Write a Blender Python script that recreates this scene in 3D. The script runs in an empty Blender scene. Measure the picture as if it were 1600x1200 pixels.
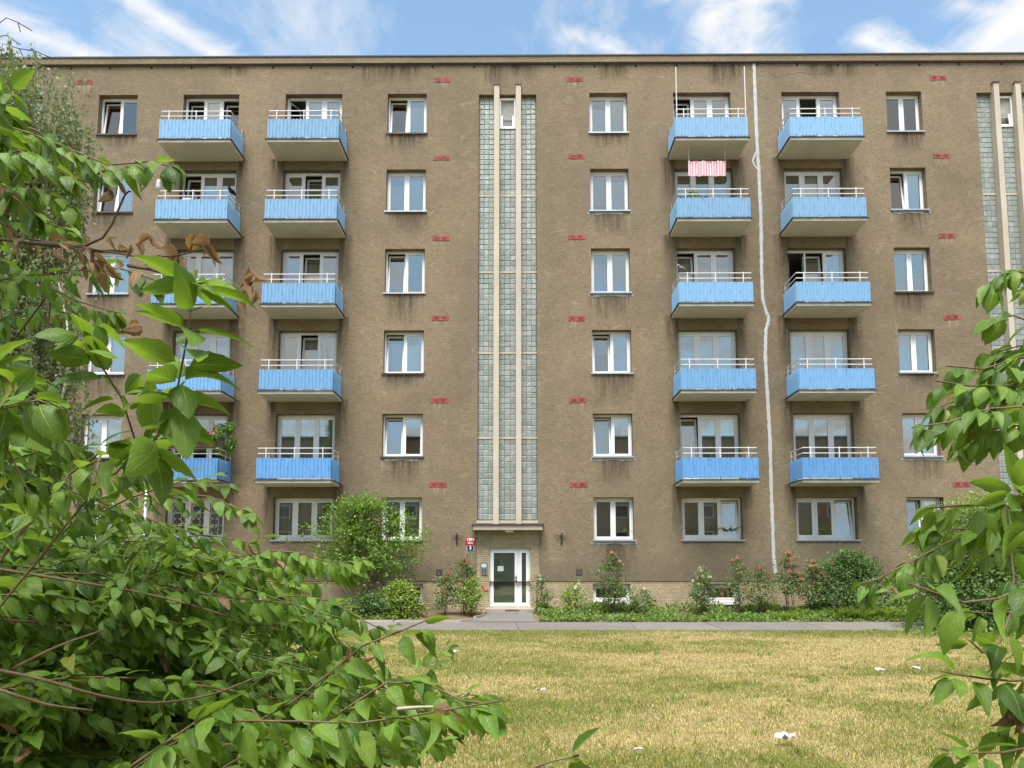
import bpy, math, random
import numpy as np
from mathutils import Vector, Matrix, Euler

# ------------------------------------------------------------------ camera, sky, sun, exposure
sc = bpy.context.scene
col = sc.collection
R_ = math.radians
random.seed(7); rng = np.random.default_rng(7)

FPX, YP = 1200.0, 774.0                      # focal length and principal row in units of a 1600 px wide picture
PITCH, YAW = math.atan(118/1200), R_(0.4)
CAM = np.array([0.18, -26.0, 1.27])
cam_d = bpy.data.cameras.new('camera'); cam = bpy.data.objects.new('camera', cam_d); col.objects.link(cam)
cam.location = CAM; cam.rotation_euler = (R_(90)+PITCH, 0, YAW)
cam_d.sensor_width = 36; cam_d.lens = 36*FPX/1600; cam_d.shift_y = (YP-600)/1600
cam_d.clip_start = 0.05; cam_d.clip_end = 2000
sc.camera = cam

SUN_EL, SUN_AZ = 65.0, 190.0                 # azimuth: degrees from +Y, clockwise
world = bpy.data.worlds.new('World'); sc.world = world; world.use_nodes = True
wt = world.node_tree; wt.nodes.clear()
def wn(t, **k):
    n = wt.nodes.new(t)
    for a, b in k.items(): setattr(n, a, b)
    return n
sky = wn('ShaderNodeTexSky', sky_type='NISHITA', sun_disc=False, sun_elevation=R_(SUN_EL), sun_rotation=R_(SUN_AZ),
         air_density=1.0, dust_density=0.6, ozone_density=1.6)
bg = wn('ShaderNodeBackground'); wo = wn('ShaderNodeOutputWorld')
bg.inputs['Strength'].default_value = 0.12
tc = wn('ShaderNodeTexCoord')
sep = wn('ShaderNodeSeparateXYZ'); wt.links.new(tc.outputs['Generated'], sep.inputs[0])
# clouds on a flat layer high above: project the view direction on that layer
mz = wn('ShaderNodeMath', operation='MAXIMUM'); mz.inputs[1].default_value = 0.06; wt.links.new(sep.outputs['Z'], mz.inputs[0])
dx = wn('ShaderNodeMath', operation='DIVIDE'); wt.links.new(sep.outputs['X'], dx.inputs[0]); wt.links.new(mz.outputs[0], dx.inputs[1])
dy = wn('ShaderNodeMath', operation='DIVIDE'); wt.links.new(sep.outputs['Y'], dy.inputs[0]); wt.links.new(mz.outputs[0], dy.inputs[1])
cmb = wn('ShaderNodeCombineXYZ'); wt.links.new(dx.outputs[0], cmb.inputs[0]); wt.links.new(dy.outputs[0], cmb.inputs[1])
mp = wn('ShaderNodeMapping'); wt.links.new(cmb.outputs[0], mp.inputs[0])
CLOUD_OFF = (8.9216, -0.535, 0.0)
mp.inputs['Location'].default_value = CLOUD_OFF
mp.inputs['Rotation'].default_value = (0, 0, R_(38)); mp.inputs['Scale'].default_value = (1.5, 0.75, 1)
n1 = wn('ShaderNodeTexNoise'); n1.inputs['Scale'].default_value = 1.25; n1.inputs['Detail'].default_value = 9
n1.inputs['Roughness'].default_value = 0.58; n1.inputs['Distortion'].default_value = 0.5
wt.links.new(mp.outputs[0], n1.inputs['Vector'])
cr = wn('ShaderNodeValToRGB'); cr.color_ramp.elements[0].position = 0.43; cr.color_ramp.elements[1].position = 0.61
cr.color_ramp.elements[0].color = (0, 0, 0, 1); cr.color_ramp.elements[1].color = (1, 1, 1, 1)
wt.links.new(n1.outputs[0], cr.inputs[0])
n2 = wn('ShaderNodeTexNoise'); n2.inputs['Scale'].default_value = 5.5; n2.inputs['Detail'].default_value = 8; n2.inputs['Roughness'].default_value = 0.62; n2.inputs['Distortion'].default_value = 0.8
wt.links.new(cmb.outputs[0], n2.inputs['Vector'])
def wm_(op, a, b=0.0, c=None):
    n = wn('ShaderNodeMath', operation=op)
    for i, v in enumerate((a, b) if c is None else (a, b, c)):
        if isinstance(v, (int, float)): n.inputs[i].default_value = v
        else: wt.links.new(v, n.inputs[i])
    return n.outputs[0]
def streak(ax, ay, bx, by, w):
    """one wisp of cloud: how near a point of the cloud layer lies to the segment a-b"""
    ex, ey = bx-ax, by-ay; l2 = ex*ex+ey*ey
    px, py = wm_('SUBTRACT', dx.outputs[0], ax), wm_('SUBTRACT', dy.outputs[0], ay)
    t = wn('ShaderNodeClamp'); wt.links.new(wm_('DIVIDE', wm_('ADD', wm_('MULTIPLY', px, ex), wm_('MULTIPLY', py, ey)), l2), t.inputs[0])
    qx, qy = wm_('SUBTRACT', px, wm_('MULTIPLY', t.outputs[0], ex)), wm_('SUBTRACT', py, wm_('MULTIPLY', t.outputs[0], ey))
    d = wm_('SQRT', wm_('ADD', wm_('MULTIPLY', qx, qx), wm_('MULTIPLY', qy, qy)))
    f = wm_('ADD', wm_('SUBTRACT', 1.0, wm_('DIVIDE', d, w)), wm_('MULTIPLY', wm_('SUBTRACT', n2.outputs[0], 0.5), 3.4))
    n = wn('ShaderNodeMapRange', interpolation_type='SMOOTHSTEP'); wt.links.new(f, n.inputs[0]); n.inputs[1].default_value = -0.25; n.inputs[2].default_value = 1.35
    return n.outputs[0]
def layer(px, py):
    v = (px-800)/FPX; u = (YP-py)/FPX; c, s_ = math.cos(PITCH), math.sin(PITCH); y = c-u*s_; z = s_+u*c
    return v/z, y/z
cl = cr.outputs[0]
for (a, b, w) in (((-30, 20), (150, 95), .075), ((170, -25), (345, 95), .060), ((-60, 92), (120, 96), .05), ((890, 55), (985, 92), .042), ((1110, -30), (1090, 95), .095), ((1175, -30), (1160, 95), .075), ((1345, 62), (1400, 95), .04), ((1400, 96), (1600, 90), .05), ((1490, 10), (1680, 60), .055)):
    cl = wm_('MAXIMUM', cl, streak(*layer(*a), *layer(*b), w))
mx = wn('ShaderNodeMix', data_type='RGBA')
wt.links.new(cl, mx.inputs['Factor'])
hs = wn('ShaderNodeHueSaturation'); hs.inputs['Saturation'].default_value = 0.95; hs.inputs['Hue'].default_value = 0.485; hs.inputs['Value'].default_value = 1.0
wt.links.new(sky.outputs[0], hs.inputs['Color'])
wt.links.new(hs.outputs[0], mx.inputs['A']); mx.inputs['B'].default_value = (3.5, 3.53, 3.58, 1)
wt.links.new(mx.outputs['Result'], bg.inputs['Color']); wt.links.new(bg.outputs[0], wo.inputs[0])

sun_d = bpy.data.lights.new('sun', 'SUN'); sun = bpy.data.objects.new('sun', sun_d); col.objects.link(sun)
sun_d.energy = 3.2; sun_d.angle = R_(34); sun_d.color = (1, 0.975, 0.93)
sv = Vector((math.sin(R_(SUN_AZ))*math.cos(R_(SUN_EL)), math.cos(R_(SUN_AZ))*math.cos(R_(SUN_EL)), math.sin(R_(SUN_EL))))
sun.rotation_euler = sv.to_track_quat('Z', 'Y').to_euler()
sun.location = (-20, -40, 40)
vs = sc.view_settings
vs.view_transform = 'Standard'; vs.look = 'None'; vs.gamma = 1; vs.use_curve_mapping = False; vs.exposure = 1.24
sc.render.engine = 'CYCLES'
sc.cycles.max_bounces = 6; sc.cycles.diffuse_bounces = 3; sc.cycles.glossy_bounces = 3
sc.cycles.transmission_bounces = 4; sc.cycles.transparent_max_bounces = 8
sc.cycles.caustics_reflective = False; sc.cycles.caustics_refractive = False
sc.cycles.sample_clamp_indirect = 6

# ------------------------------------------------------------------ geometry of the picture: a pixel of the 1600 px picture on a plane Y
_F = np.array([-math.sin(YAW)*math.cos(PITCH), math.cos(YAW)*math.cos(PITCH), math.sin(PITCH)])
_R = np.array([math.cos(YAW), math.sin(YAW), 0.0]); _U = np.cross(_R, _F)
def W(px, py, d):
    """world point seen at pixel (px, py), d metres beyond the camera along +Y"""
    v = _F+_R*(px-800)/FPX+_U*(YP-py)/FPX
    return CAM+v*(d/v[1])
def proj(p):
    q = np.asarray(p)-CAM; z = q@_F
    return 800+FPX*(q@_R)/z, YP-FPX*(q@_U)/z, z

# ------------------------------------------------------------------ materials
MATS = {}
class NT:
    def __init__(s, name):
        s.m = bpy.data.materials.new(name); s.m.use_nodes = True; s.t = s.m.node_tree
        s.b = s.t.nodes['Principled BSDF']; s.o = s.t.nodes['Material Output']
        MATS[name] = s.m
    def n(s, t, **k):
        n = s.t.nodes.new(t)
        for a, b in k.items(): setattr(n, a, b)
        return n
    def l(s, a, b): s.t.links.new(a, b)
    def coord(s, kind='Object', scale=(1, 1, 1), rot=(0, 0, 0)):
        c = s.n('ShaderNodeTexCoord'); m = s.n('ShaderNodeMapping'); s.l(c.outputs[kind], m.inputs[0])
        m.inputs['Scale'].default_value = scale; m.inputs['Rotation'].default_value = rot
        return m.outputs[0]
    def geo(s, scale=(1, 1, 1), rot=(0, 0, 0)):
        c = s.n('ShaderNodeNewGeometry'); m = s.n('ShaderNodeMapping'); s.l(c.outputs['Position'], m.inputs[0])
        m.inputs['Scale'].default_value = scale; m.inputs['Rotation'].default_value = rot
        return m.outputs[0]
    def noise(s, vec, scale, detail=4, rough=.55, dist=0.):
        n = s.n('ShaderNodeTexNoise'); s.l(vec, n.inputs['Vector'])
        n.inputs['Scale'].default_value = scale; n.inputs['Detail'].default_value = detail
        n.inputs['Roughness'].default_value = rough; n.inputs['Distortion'].default_value = dist
        return n.outputs[0]
    def ramp(s, fac, stops):
        r = s.n('ShaderNodeValToRGB'); s.l(fac, r.inputs[0]); e = r.color_ramp.elements
        while len(e) < len(stops): e.new(0.5)
        for el, (p, c) in zip(e, stops):
            el.position = p; el.color = (c, c, c, 1) if isinstance(c, (int, float)) else (*c, 1)
        return r.outputs[0]
    def mix(s, fac, a, b, mode='MIX'):
        m = s.n('ShaderNodeMix', data_type='RGBA', blend_type=mode)
        for sock, v in ((m.inputs['Factor'], fac), (m.inputs['A'], a), (m.inputs['B'], b)):
            if isinstance(v, (int, float)): sock.default_value = v if sock.name == 'Factor' else (v, v, v, 1)
            elif isinstance(v, tuple): sock.default_value = (*v, 1)
            else: s.l(v, sock)
        return m.outputs['Result']
    def math(s, op, a, b=0.):
        m = s.n('ShaderNodeMath', operation=op)
        for sock, v in ((m.inputs[0], a), (m.inputs[1], b)):
            if isinstance(v, (int, float)): sock.default_value = v
            else: s.l(v, sock)
        return m.outputs[0]
    def bump(s, h, strength=.5, dist=.02):
        b = s.n('ShaderNodeBump'); b.inputs['Strength'].default_value = strength; b.inputs['Distance'].default_value = dist
        s.l(h, b.inputs['Height']); s.l(b.outputs[0], s.b.inputs['Normal'])
    def base(s, c):
        if isinstance(c, tuple): s.b.inputs['Base Color'].default_value = (*c, 1)
        else: s.l(c, s.b.inputs['Base Color'])
    def set(s, rough=None, spec=None, metal=None):
        if rough is not None: s.b.inputs['Roughness'].default_value = rough
        if spec is not None: s.b.inputs['Specular IOR Level'].default_value = spec
        if metal is not None: s.b.inputs['Metallic'].default_value = metal

def simple(name, c, rough=.6, var=.15, vscale=6., spec=.4, metal=0., bump=0.):
    t = NT(name); g = t.geo(); n = t.noise(g, vscale, 5)
    d = tuple(x*(1-var) for x in c); l = tuple(min(1, x*(1+var)) for x in c)
    t.base(t.ramp(n, [(.3, d), (.7, l)])); t.set(rough, spec, metal)
    if bump: t.bump(t.noise(g, vscale*8, 4), bump, .01)
    return t.m

def mat_render_wall():
    t = NT('wall_render'); g = t.geo()
    big = t.noise(g, .16, 5, .6, .6); mid = t.noise(t.geo((1, 1, 1.25)), 1.1, 6, .62, .8)
    fine = t.noise(t.geo((1, 1, 1.7), (0, R_(20), 0)), 14, 6, .7, 1.6)
    grit = t.noise(g, 55, 3, .7)
    c = t.ramp(big, [(.28, (.165, .128, .086)), (.5, (.250, .194, .124)), (.72, (.315, .245, .155))])
    sw_ = t.noise(t.geo((1, 1, 1.6), (0, R_(14), 0)), 3.2, 6, .68, 2.4)
    c = t.mix(t.ramp(mid, [(.36, 0.), (.7, .5)]), c, (.31, .245, .155))
    c = t.mix(t.ramp(sw_, [(.34, .5), (.5, 0.)]), c, (.16, .12, .072))
    c = t.mix(t.ramp(sw_, [(.54, 0.), (.74, .5)]), c, (.40, .325, .215))
    c = t.mix(t.ramp(fine, [(.30, .6), (.5, 0.)]), c, (.125, .092, .058))
    c = t.mix(t.ramp(fine, [(.57, 0.), (.78, .7)]), c, (.41, .33, .225))
    # pale scrapes left by the trowel: thin wavy lines
    sv_ = t.noise(t.geo((.55, 1, 1.5), (0, R_(8), 0)), .85, 4, .6, 2.2)
    band = t.math('ABSOLUTE', t.math('SUBTRACT', sv_, .5))
    line = t.ramp(band, [(.0, 1.), (.022, 0.)])
    brk = t.ramp(t.noise(g, 1.6, 5), [(.5, 0.), (.66, .55)])
    c = t.mix(t.math('MULTIPLY', line, brk), c, (.46, .385, .27))
    # old soot in soft drifts
    s2 = t.ramp(t.noise(t.geo((.6, 1, .22)), .8, 5, .6), [(.42, 0.), (.72, .5)])
    c = t.mix(s2, c, (.155, .120, .088))
    # rising damp: a ragged darker band above the plinth
    gp = t.n('ShaderNodeNewGeometry'); sz_ = t.n('ShaderNodeSeparateXYZ'); t.l(gp.outputs['Position'], sz_.inputs[0])
    dz_ = t.math('ADD', sz_.outputs['Z'], t.math('MULTIPLY', t.noise(g, .9, 5, .65), -1.6))
    c = t.mix(t.ramp(t.math('MULTIPLY', dz_, .4), [(.10, .45), (.42, 0.)]), c, (.15, .118, .085))
    t.base(c); t.set(.93, .2)
    h = t.math('ADD', t.math('MULTIPLY', fine, .8), t.math('MULTIPLY', grit, .45)); t.bump(h, .9, .05)
    return t.m

def mat_tiles():
    t = NT('plinth_tile')
    c = t.n('ShaderNodeNewGeometry'); sp = t.n('ShaderNodeSeparateXYZ'); t.l(c.outputs['Position'], sp.inputs[0])
    cb = t.n('ShaderNodeCombineXYZ'); t.l(t.math('ADD', sp.outputs['X'], sp.outputs['Y']), cb.inputs[0]); t.l(sp.outputs['Z'], cb.inputs[1])
    b = t.n('ShaderNodeTexBrick'); t.l(cb.outputs[0], b.inputs['Vector'])
    b.offset = .5; b.inputs['Scale'].default_value = 1; b.inputs['Brick Width'].default_value = .13; b.inputs['Row Height'].default_value = .07
    b.inputs['Mortar Size'].default_value = .006; b.inputs['Bias'].default_value = -.1
    b.inputs['Color1'].default_value = (.52, .425, .265, 1); b.inputs['Color2'].default_value = (.42, .325, .19, 1); b.inputs['Mortar'].default_value = (.19, .15, .10, 1)
    g = t.geo()
    d = t.ramp(t.noise(g, 2.2, 6, .65), [(.35, .4), (.65, 0.)])
    cc = t.mix(d, b.outputs['Color'], (.16, .12, .07))
    cc = t.mix(t.ramp(t.noise(g, 40, 3), [(.45, 0.), (.75, .5)]), cc, (.18, .13, .08))
    t.base(cc); t.set(.55, .4)
    t.bump(t.math('ADD', t.math('MULTIPLY', b.outputs['Fac'], -1.), t.math('MULTIPLY', t.noise(g, 60, 3), .3)), .6, .012)
    return t.m

def mat_blue():
    t = NT('blue_sheet'); o = t.n('ShaderNodeObjectInfo'); g = t.geo()
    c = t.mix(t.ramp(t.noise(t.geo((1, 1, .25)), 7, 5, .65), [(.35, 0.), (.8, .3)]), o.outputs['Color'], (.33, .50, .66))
    c = t.mix(t.ramp(t.noise(g, 24, 4, .7), [(.66, 0.), (.78, .45)]), c, (.18, .28, .38))
    t.base(c); t.set(.5, .35); return t.m

def mat_glass(name='window_glass', tint=(.86, .91, .90), body=None):
    t = NT(name); t.t.nodes.remove(t.b)
    tr = t.n('ShaderNodeBsdfTransparent'); tr.inputs[0].default_value = (*tint, 1)
    gl = t.n('ShaderNodeBsdfGlossy'); gl.inputs['Color'].default_value = (1, .95, .88, 1); gl.inputs['Roughness'].default_value = .02
    lw = t.n('ShaderNodeFresnel'); lw.inputs['IOR'].default_value = 1.62
    if body:
        df = t.n('ShaderNodeBsdfDiffuse'); df.inputs[0].default_value = (*body, 1); m0 = t.n('ShaderNodeMixShader'); m0.inputs[0].default_value = .5
        t.l(tr.outputs[0], m0.inputs[1]); t.l(df.outputs[0], m0.inputs[2]); tr = m0
    mxs = t.n('ShaderNodeMixShader'); t.l(t.math('ADD', lw.outputs[0], .13), mxs.inputs[0]); t.l(tr.outputs[0], mxs.inputs[1]); t.l(gl.outputs[0], mxs.inputs[2])
    t.l(mxs.outputs[0], t.o.inputs[0]); return t.m

def mat_block():
    t = NT('glass_block'); g = t.coord('Object')
    o = t.n('ShaderNodeObjectInfo')
    a = t.n('ShaderNodeAttribute', attribute_name='rnd')
    r = t.math('FRACT', t.math('ADD', o.outputs['Random'], a.outputs['Fac']))
    c = t.ramp(r, [(0., (.235, .262, .238)), (.5, (.30, .325, .298)), (1., (.37, .395, .362))])
    n = t.noise(t.geo((1, 1, 1), (0, R_(45), 0)), 28, 3, .6, 1.5)
    c = t.mix(t.ramp(n, [(.40, .75), (.54, 0.)]), c, (.19, .215, .185))
    t.base(c); t.set(.2, .5); t.bump(n, .45, .03); return t.m

def mat_leaf(name, c1, c2, rough=.42, trans=.3, veins=False, spec=.5, c3=None):
    t = NT(name)
    o = t.n('ShaderNodeObjectInfo'); a = t.n('ShaderNodeAttribute', attribute_name='rnd')
    r = t.math('FRACT', t.math('ADD', o.outputs['Random'], a.outputs['Fac']))
    stops = [(0., c1), (.7, c2)]
    if c3: stops = [(0., c1), (.6, c2), (.965, c2), (1., c3)]
    c = t.ramp(r, stops)
    g = t.geo()
    if veins:
        lc = t.n('ShaderNodeAttribute', attribute_name='lc'); sp = t.n('ShaderNodeSeparateXYZ'); t.l(lc.outputs['Vector'], sp.inputs[0])
        ax = t.math('ABSOLUTE', sp.outputs['X'])
        mid = t.ramp(ax, [(.0, 1.), (.07, 0.)])
        ph = t.math('SUBTRACT', t.math('MULTIPLY', sp.outputs['Y'], 7.), t.math('MULTIPLY', ax, 2.6))
        w = t.math('ABSOLUTE', t.math('SUBTRACT', t.math('FRACT', ph), .5))
        side = t.ramp(w, [(.0, .5), (.09, 0.)])
        vv = t.math('MAXIMUM', mid, side)
        c = t.mix(t.math('MULTIPLY', vv, .8), c, tuple(min(1, x*1.9+.02) for x in c2))
        c = t.mix(t.ramp(t.noise(g, 35, 4), [(.3, .35), (.6, 0.)]), c, tuple(x*.6 for x in c1))
        c = t.mix(t.ramp(t.noise(g, 90, 3), [(.70, 0.), (.78, .6)]), c, (.14, .10, .03))
        t.bump(t.math('SUBTRACT', t.noise(g, 60, 3), t.math('MULTIPLY', vv, .9)), .5, .004)
    t.base(c); t.set(rough, spec)
    tl = t.n('ShaderNodeBsdfTranslucent')
    t.l(t.mix(.55, c, tuple(min(1, x*2.0) for x in (c2[0]*1.1, c2[1], c2[2]*.5))), tl.inputs[0])
    ms = t.n('ShaderNodeMixShader'); ms.inputs[0].default_value = trans
    t.l(t.b.outputs[0], ms.inputs[1]); t.l(tl.outputs[0], ms.inputs[2]); t.l(ms.outputs[0], t.o.inputs[0])
    return t.m

def mat_vcol(name, rough=.8, trans=0., grain=.2, gs=30., bump=0.):
    t = NT(name); a = t.n('ShaderNodeAttribute', attribute_name='vc'); g = t.geo()
    n = t.noise(g, gs, 5, .65)
    c = t.mix(1., a.outputs['Color'], t.ramp(n, [(.25, 1-grain*2), (.75, 1+0.)]), 'MULTIPLY')
    t.base(c); t.set(rough, .2)
    if bump: t.bump(n, bump, .03)
    if trans:
        tl = t.n('ShaderNodeBsdfTranslucent'); t.l(c, tl.inputs[0]); ms = t.n('ShaderNodeMixShader'); ms.inputs[0].default_value = trans
        t.l(t.b.outputs[0], ms.inputs[1]); t.l(tl.outputs[0], ms.inputs[2]); t.l(ms.outputs[0], t.o.inputs[0])
    return t.m

def mat_birch():
    t = NT('birch_bark'); g = t.geo((1, 1, 3.2))
    n = t.noise(g, 7, 4, .6); c = t.mix(t.ramp(n, [(.56, 0.), (.62, .9)]), (.62, .58, .52), (.05, .045, .04))
    t.base(c); t.set(.8, .2); t.bump(n, .4, .02); return t.m

def mat_stain():
    t = NT('lime_stain'); co = t.coord('Generated'); sp = t.n('ShaderNodeSeparateXYZ'); t.l(co, sp.inputs[0])
    st = t.noise(t.geo((14, 1, .8)), 1.1, 3, .6)
    fade = t.math('POWER', sp.outputs['Z'], 1.3)
    ex = t.math('MULTIPLY', t.math('MULTIPLY', sp.outputs['X'], t.math('SUBTRACT', 1., sp.outputs['X'])), 6.)
    al = t.math('MULTIPLY', t.math('MULTIPLY', t.ramp(st, [(.44, 0.), (.62, .75)]), fade), t.math('MINIMUM', ex, 1.))
    t.base((.44, .36, .25)); t.set(.9, .2); t.l(al, t.b.inputs['Alpha']); return t.m

def mat_soot():
    t = NT('soot_run'); co = t.coord('Generated'); sp = t.n('ShaderNodeSeparateXYZ'); t.l(co, sp.inputs[0])
    st = t.noise(t.geo((6, 1, .5)), 1.3, 5, .65)
    fade = t.math('POWER', sp.outputs['Z'], .9)
    ex = t.math('MULTIPLY', t.math('MULTIPLY', sp.outputs['X'], t.math('SUBTRACT', 1., sp.outputs['X'])), 5.)
    al = t.math('MULTIPLY', t.math('MULTIPLY', t.ramp(st, [(.36, 0.), (.66, .8)]), fade), t.math('MINIMUM', ex, 1.))
    t.base((.085, .064, .046)); t.set(.95, .1); t.l(al, t.b.inputs['Alpha']); return t.m

def mat_cloth_stripe():
    t = NT('striped_cloth'); co = t.coord('Object'); sp = t.n('ShaderNodeSeparateXYZ'); t.l(co, sp.inputs[0])
    fr = t.math('FRACT', t.math('MULTIPLY', sp.outputs['X'], 11.))
    c = t.ramp(fr, [(0., (.72, .62, .62)), (.42, (.72, .62, .62)), (.5, (.55, .16, .22)), (.62, (.62, .3, .36)), (.9, (.60, .24, .3)), (1., (.72, .62, .62))])
    t.base(c); t.set(.9, .2); return t.m

def mat_path():
    t = NT('path_asphalt'); g = t.geo()
    c = t.ramp(t.noise(g, .7, 6, .65), [(.3, (.20, .18, .16)), (.7, (.27, .245, .22))])
    c = t.mix(1., c, t.ramp(t.n('ShaderNodeObjectInfo').outputs['Random'], [(0., .68), (1., 1.)]), 'MULTIPLY')
    c = t.mix(t.ramp(t.noise(g, 60, 4, .7), [(.4, .6), (.65, 0.)]), c, (.13, .12, .11))
    w = t.n('ShaderNodeTexVoronoi', feature='DISTANCE_TO_EDGE'); t.l(t.geo((.35, .6, 1)), w.inputs['Vector']); w.inputs['Scale'].default_value = 1.1
    c = t.mix(t.ramp(w.outputs[0], [(.0, .55), (.006, 0.)]), c, (.08, .075, .07))
    t.base(c); t.set(.9, .2); t.bump(t.noise(g, 90, 3), .4, .01); return t.m

def mat_pilaster():
    t = NT('terrazzo'); g = t.geo((1, 1, .5))
    c = t.ramp(t.noise(g, 1.2, 6, .65), [(.3, (.43, .375, .29)), (.7, (.56, .50, .40))])
    c = t.mix(t.ramp(t.noise(t.geo(), 30, 4, .7), [(.35, .5), (.6, 0.)]), c, (.36, .29, .21))
    t.base(c); t.set(.8, .3); t.bump(t.noise(t.geo(), 60, 3), .3, .01); return t.m

M_wall = mat_render_wall(); M_tile = mat_tiles(); M_blue = mat_blue(); M_glass = mat_glass(); M_dglass = mat_glass('door_glass', (.5, .6, .55), (.065, .105, .085)); M_block = mat_block()
M_pil = mat_pilaster(); M_stain = mat_stain(); M_soot = mat_soot(); M_stripe = mat_cloth_stripe(); M_path = mat_path(); M_birch = mat_birch()
M_white = simple('white_pvc', (.80, .80, .79), .35, .06, 2., .45)
M_rail = simple('white_painted_steel', (.62, .62, .61), .45, .10, 5.)
M_slab = simple('soffit_paint', (.60, .595, .555), .85, .10, 1.5, .2, 0, .15)
M_edge = simple('slab_edge_paint', (.60, .58, .51), .8, .18, 3., .2, 0, .2)
M_flash = simple('brown_flashing', (.085, .06, .05), .5, .3, 6.)
M_dark = simple('dark_metal', (.05, .045, .042), .5, .3, 8.)
M_zinc = simple('zinc', (.42, .44, .46), .4, .12, 4., .5, .6)
M_red = simple('red_vent', (.31, .072, .060), .85, .36, 3.5, .2, 0, .4)
M_hole = simple('black_hole', (.012, .011, .010), .9, .2)
M_seal = simple('sealant', (.46, .46, .46), .7, .14, 12., .3, 0, .5)
M_conc = simple('concrete', (.40, .345, .27), .9, .18, 3., .2, 0, .35)
M_mortar = simple('mortar', (.33, .335, .31), .9, .2, 5., .2)
M_curts = [simple('white_curtain', (.70, .71, .74), .9, .05, 3., .1), simple('cream_curtain', (.60, .595, .58), .9, .06, 3., .1), simple('bluish_curtain', (.50, .53, .58), .9, .06, 3., .1), simple('pale_curtain', (.78, .78, .78), .9, .05, 3., .1)]
M_curt2 = simple('grey_curtain', (.36, .40, .375), .9, .12, 3., .1)
M_blind = simple('blind', (.34, .34, .34), .7, .05, 3., .2)
M_room = simple('room_plaster', (.30, .28, .25), .9, .08, 1., .1)
M_soil = simple('soil', (.16, .115, .075), .95, .35, 5., .1, 0, .9)
M_bark = simple('twig_bark', (.15, .105, .06), .8, .35, 25., .2, 0, .4)
M_gbark = simple('green_twig', (.13, .13, .05), .7, .3, 25., .2)
M_dbark = simple('dark_stem', (.085, .06, .04), .85, .3, 20., .2)
M_paper = simple('paper', (.50, .50, .52), .8, .05, 5., .2)
M_navy = simple('navy_enamel', (.012, .016, .075), .25, .1)
M_redsign = simple('red_enamel', (.36, .022, .028), .25, .12)
M_ink = simple('white_enamel', (.8, .8, .78), .3, .03)
M_grey = simple('grey_casing', (.20, .20, .20), .4, .1, 6., .5, .3)
M_screen = simple('display', (.50, .60, .70), .15, .05)
M_graf = simple('red_spray', (.42, .06, .045), .7, .25, 9.)
M_box = simple('planter_brown', (.10, .055, .035), .6, .2)
M_opp = simple('opposite_render', (.34, .28, .20), .9, .12, .5, .1)
M_oppw = simple('opposite_glass', (.05, .06, .06), .1, .1, 1., .8)
M_roofm = simple('roof_felt', (.09, .09, .10), .8, .2)
ML_hero = mat_leaf('forsythia_leaf', (.030, .078, .009), (.155, .265, .033), .46, .40, True, .34, c3=(.30, .30, .06))
ML_dead = mat_leaf('withered_leaf', (.115, .065, .035), (.27, .175, .095), .7, .25, True, .2)
ML_birch = mat_leaf('birch_leaf', (.10, .15, .06), (.21, .26, .12), .5, .4)
ML_shrub = mat_leaf('bright_shrub_leaf', (.065, .14, .014), (.15, .27, .035), .45, .35)
ML_dark = mat_leaf('dark_shrub_leaf', (.03, .08, .018), (.085, .17, .035), .45, .28)
ML_priv = mat_leaf('privet_leaf', (.03, .085, .015), (.11, .20, .035), .42, .3)
ML_rose = mat_leaf('rose_leaf', (.045, .10, .022), (.12, .20, .042), .45, .3, c3=(.22, .12, .05))
ML_lime = mat_leaf('lime_leaf', (.10, .18, .022), (.22, .32, .045), .45, .35)
ML_cover = mat_leaf('weed_leaf', (.07, .13, .022), (.16, .25, .045), .55, .35)
ML_pot = mat_leaf('houseplant_leaf', (.05, .13, .03), (.10, .22, .06), .4, .3)
ML_pink = mat_leaf('pink_petal', (.55, .14, .16), (.70, .32, .30), .6, .35)
ML_redp = mat_leaf('red_petal', (.45, .03, .05), (.62, .10, .14), .6, .3, c3=(.75, .55, .55))
ML_white = mat_leaf('white_petal', (.65, .60, .55), (.78, .74, .70), .6, .3)
ML_orange = mat_leaf('orange_petal', (.65, .22, .03), (.75, .32, .06), .6, .3)
M_grass = mat_vcol('grass_blade', .7, .35, .1, 40.)
M_lawn = mat_vcol('lawn_soil', .95, 0., .3, 25., .8)

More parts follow.
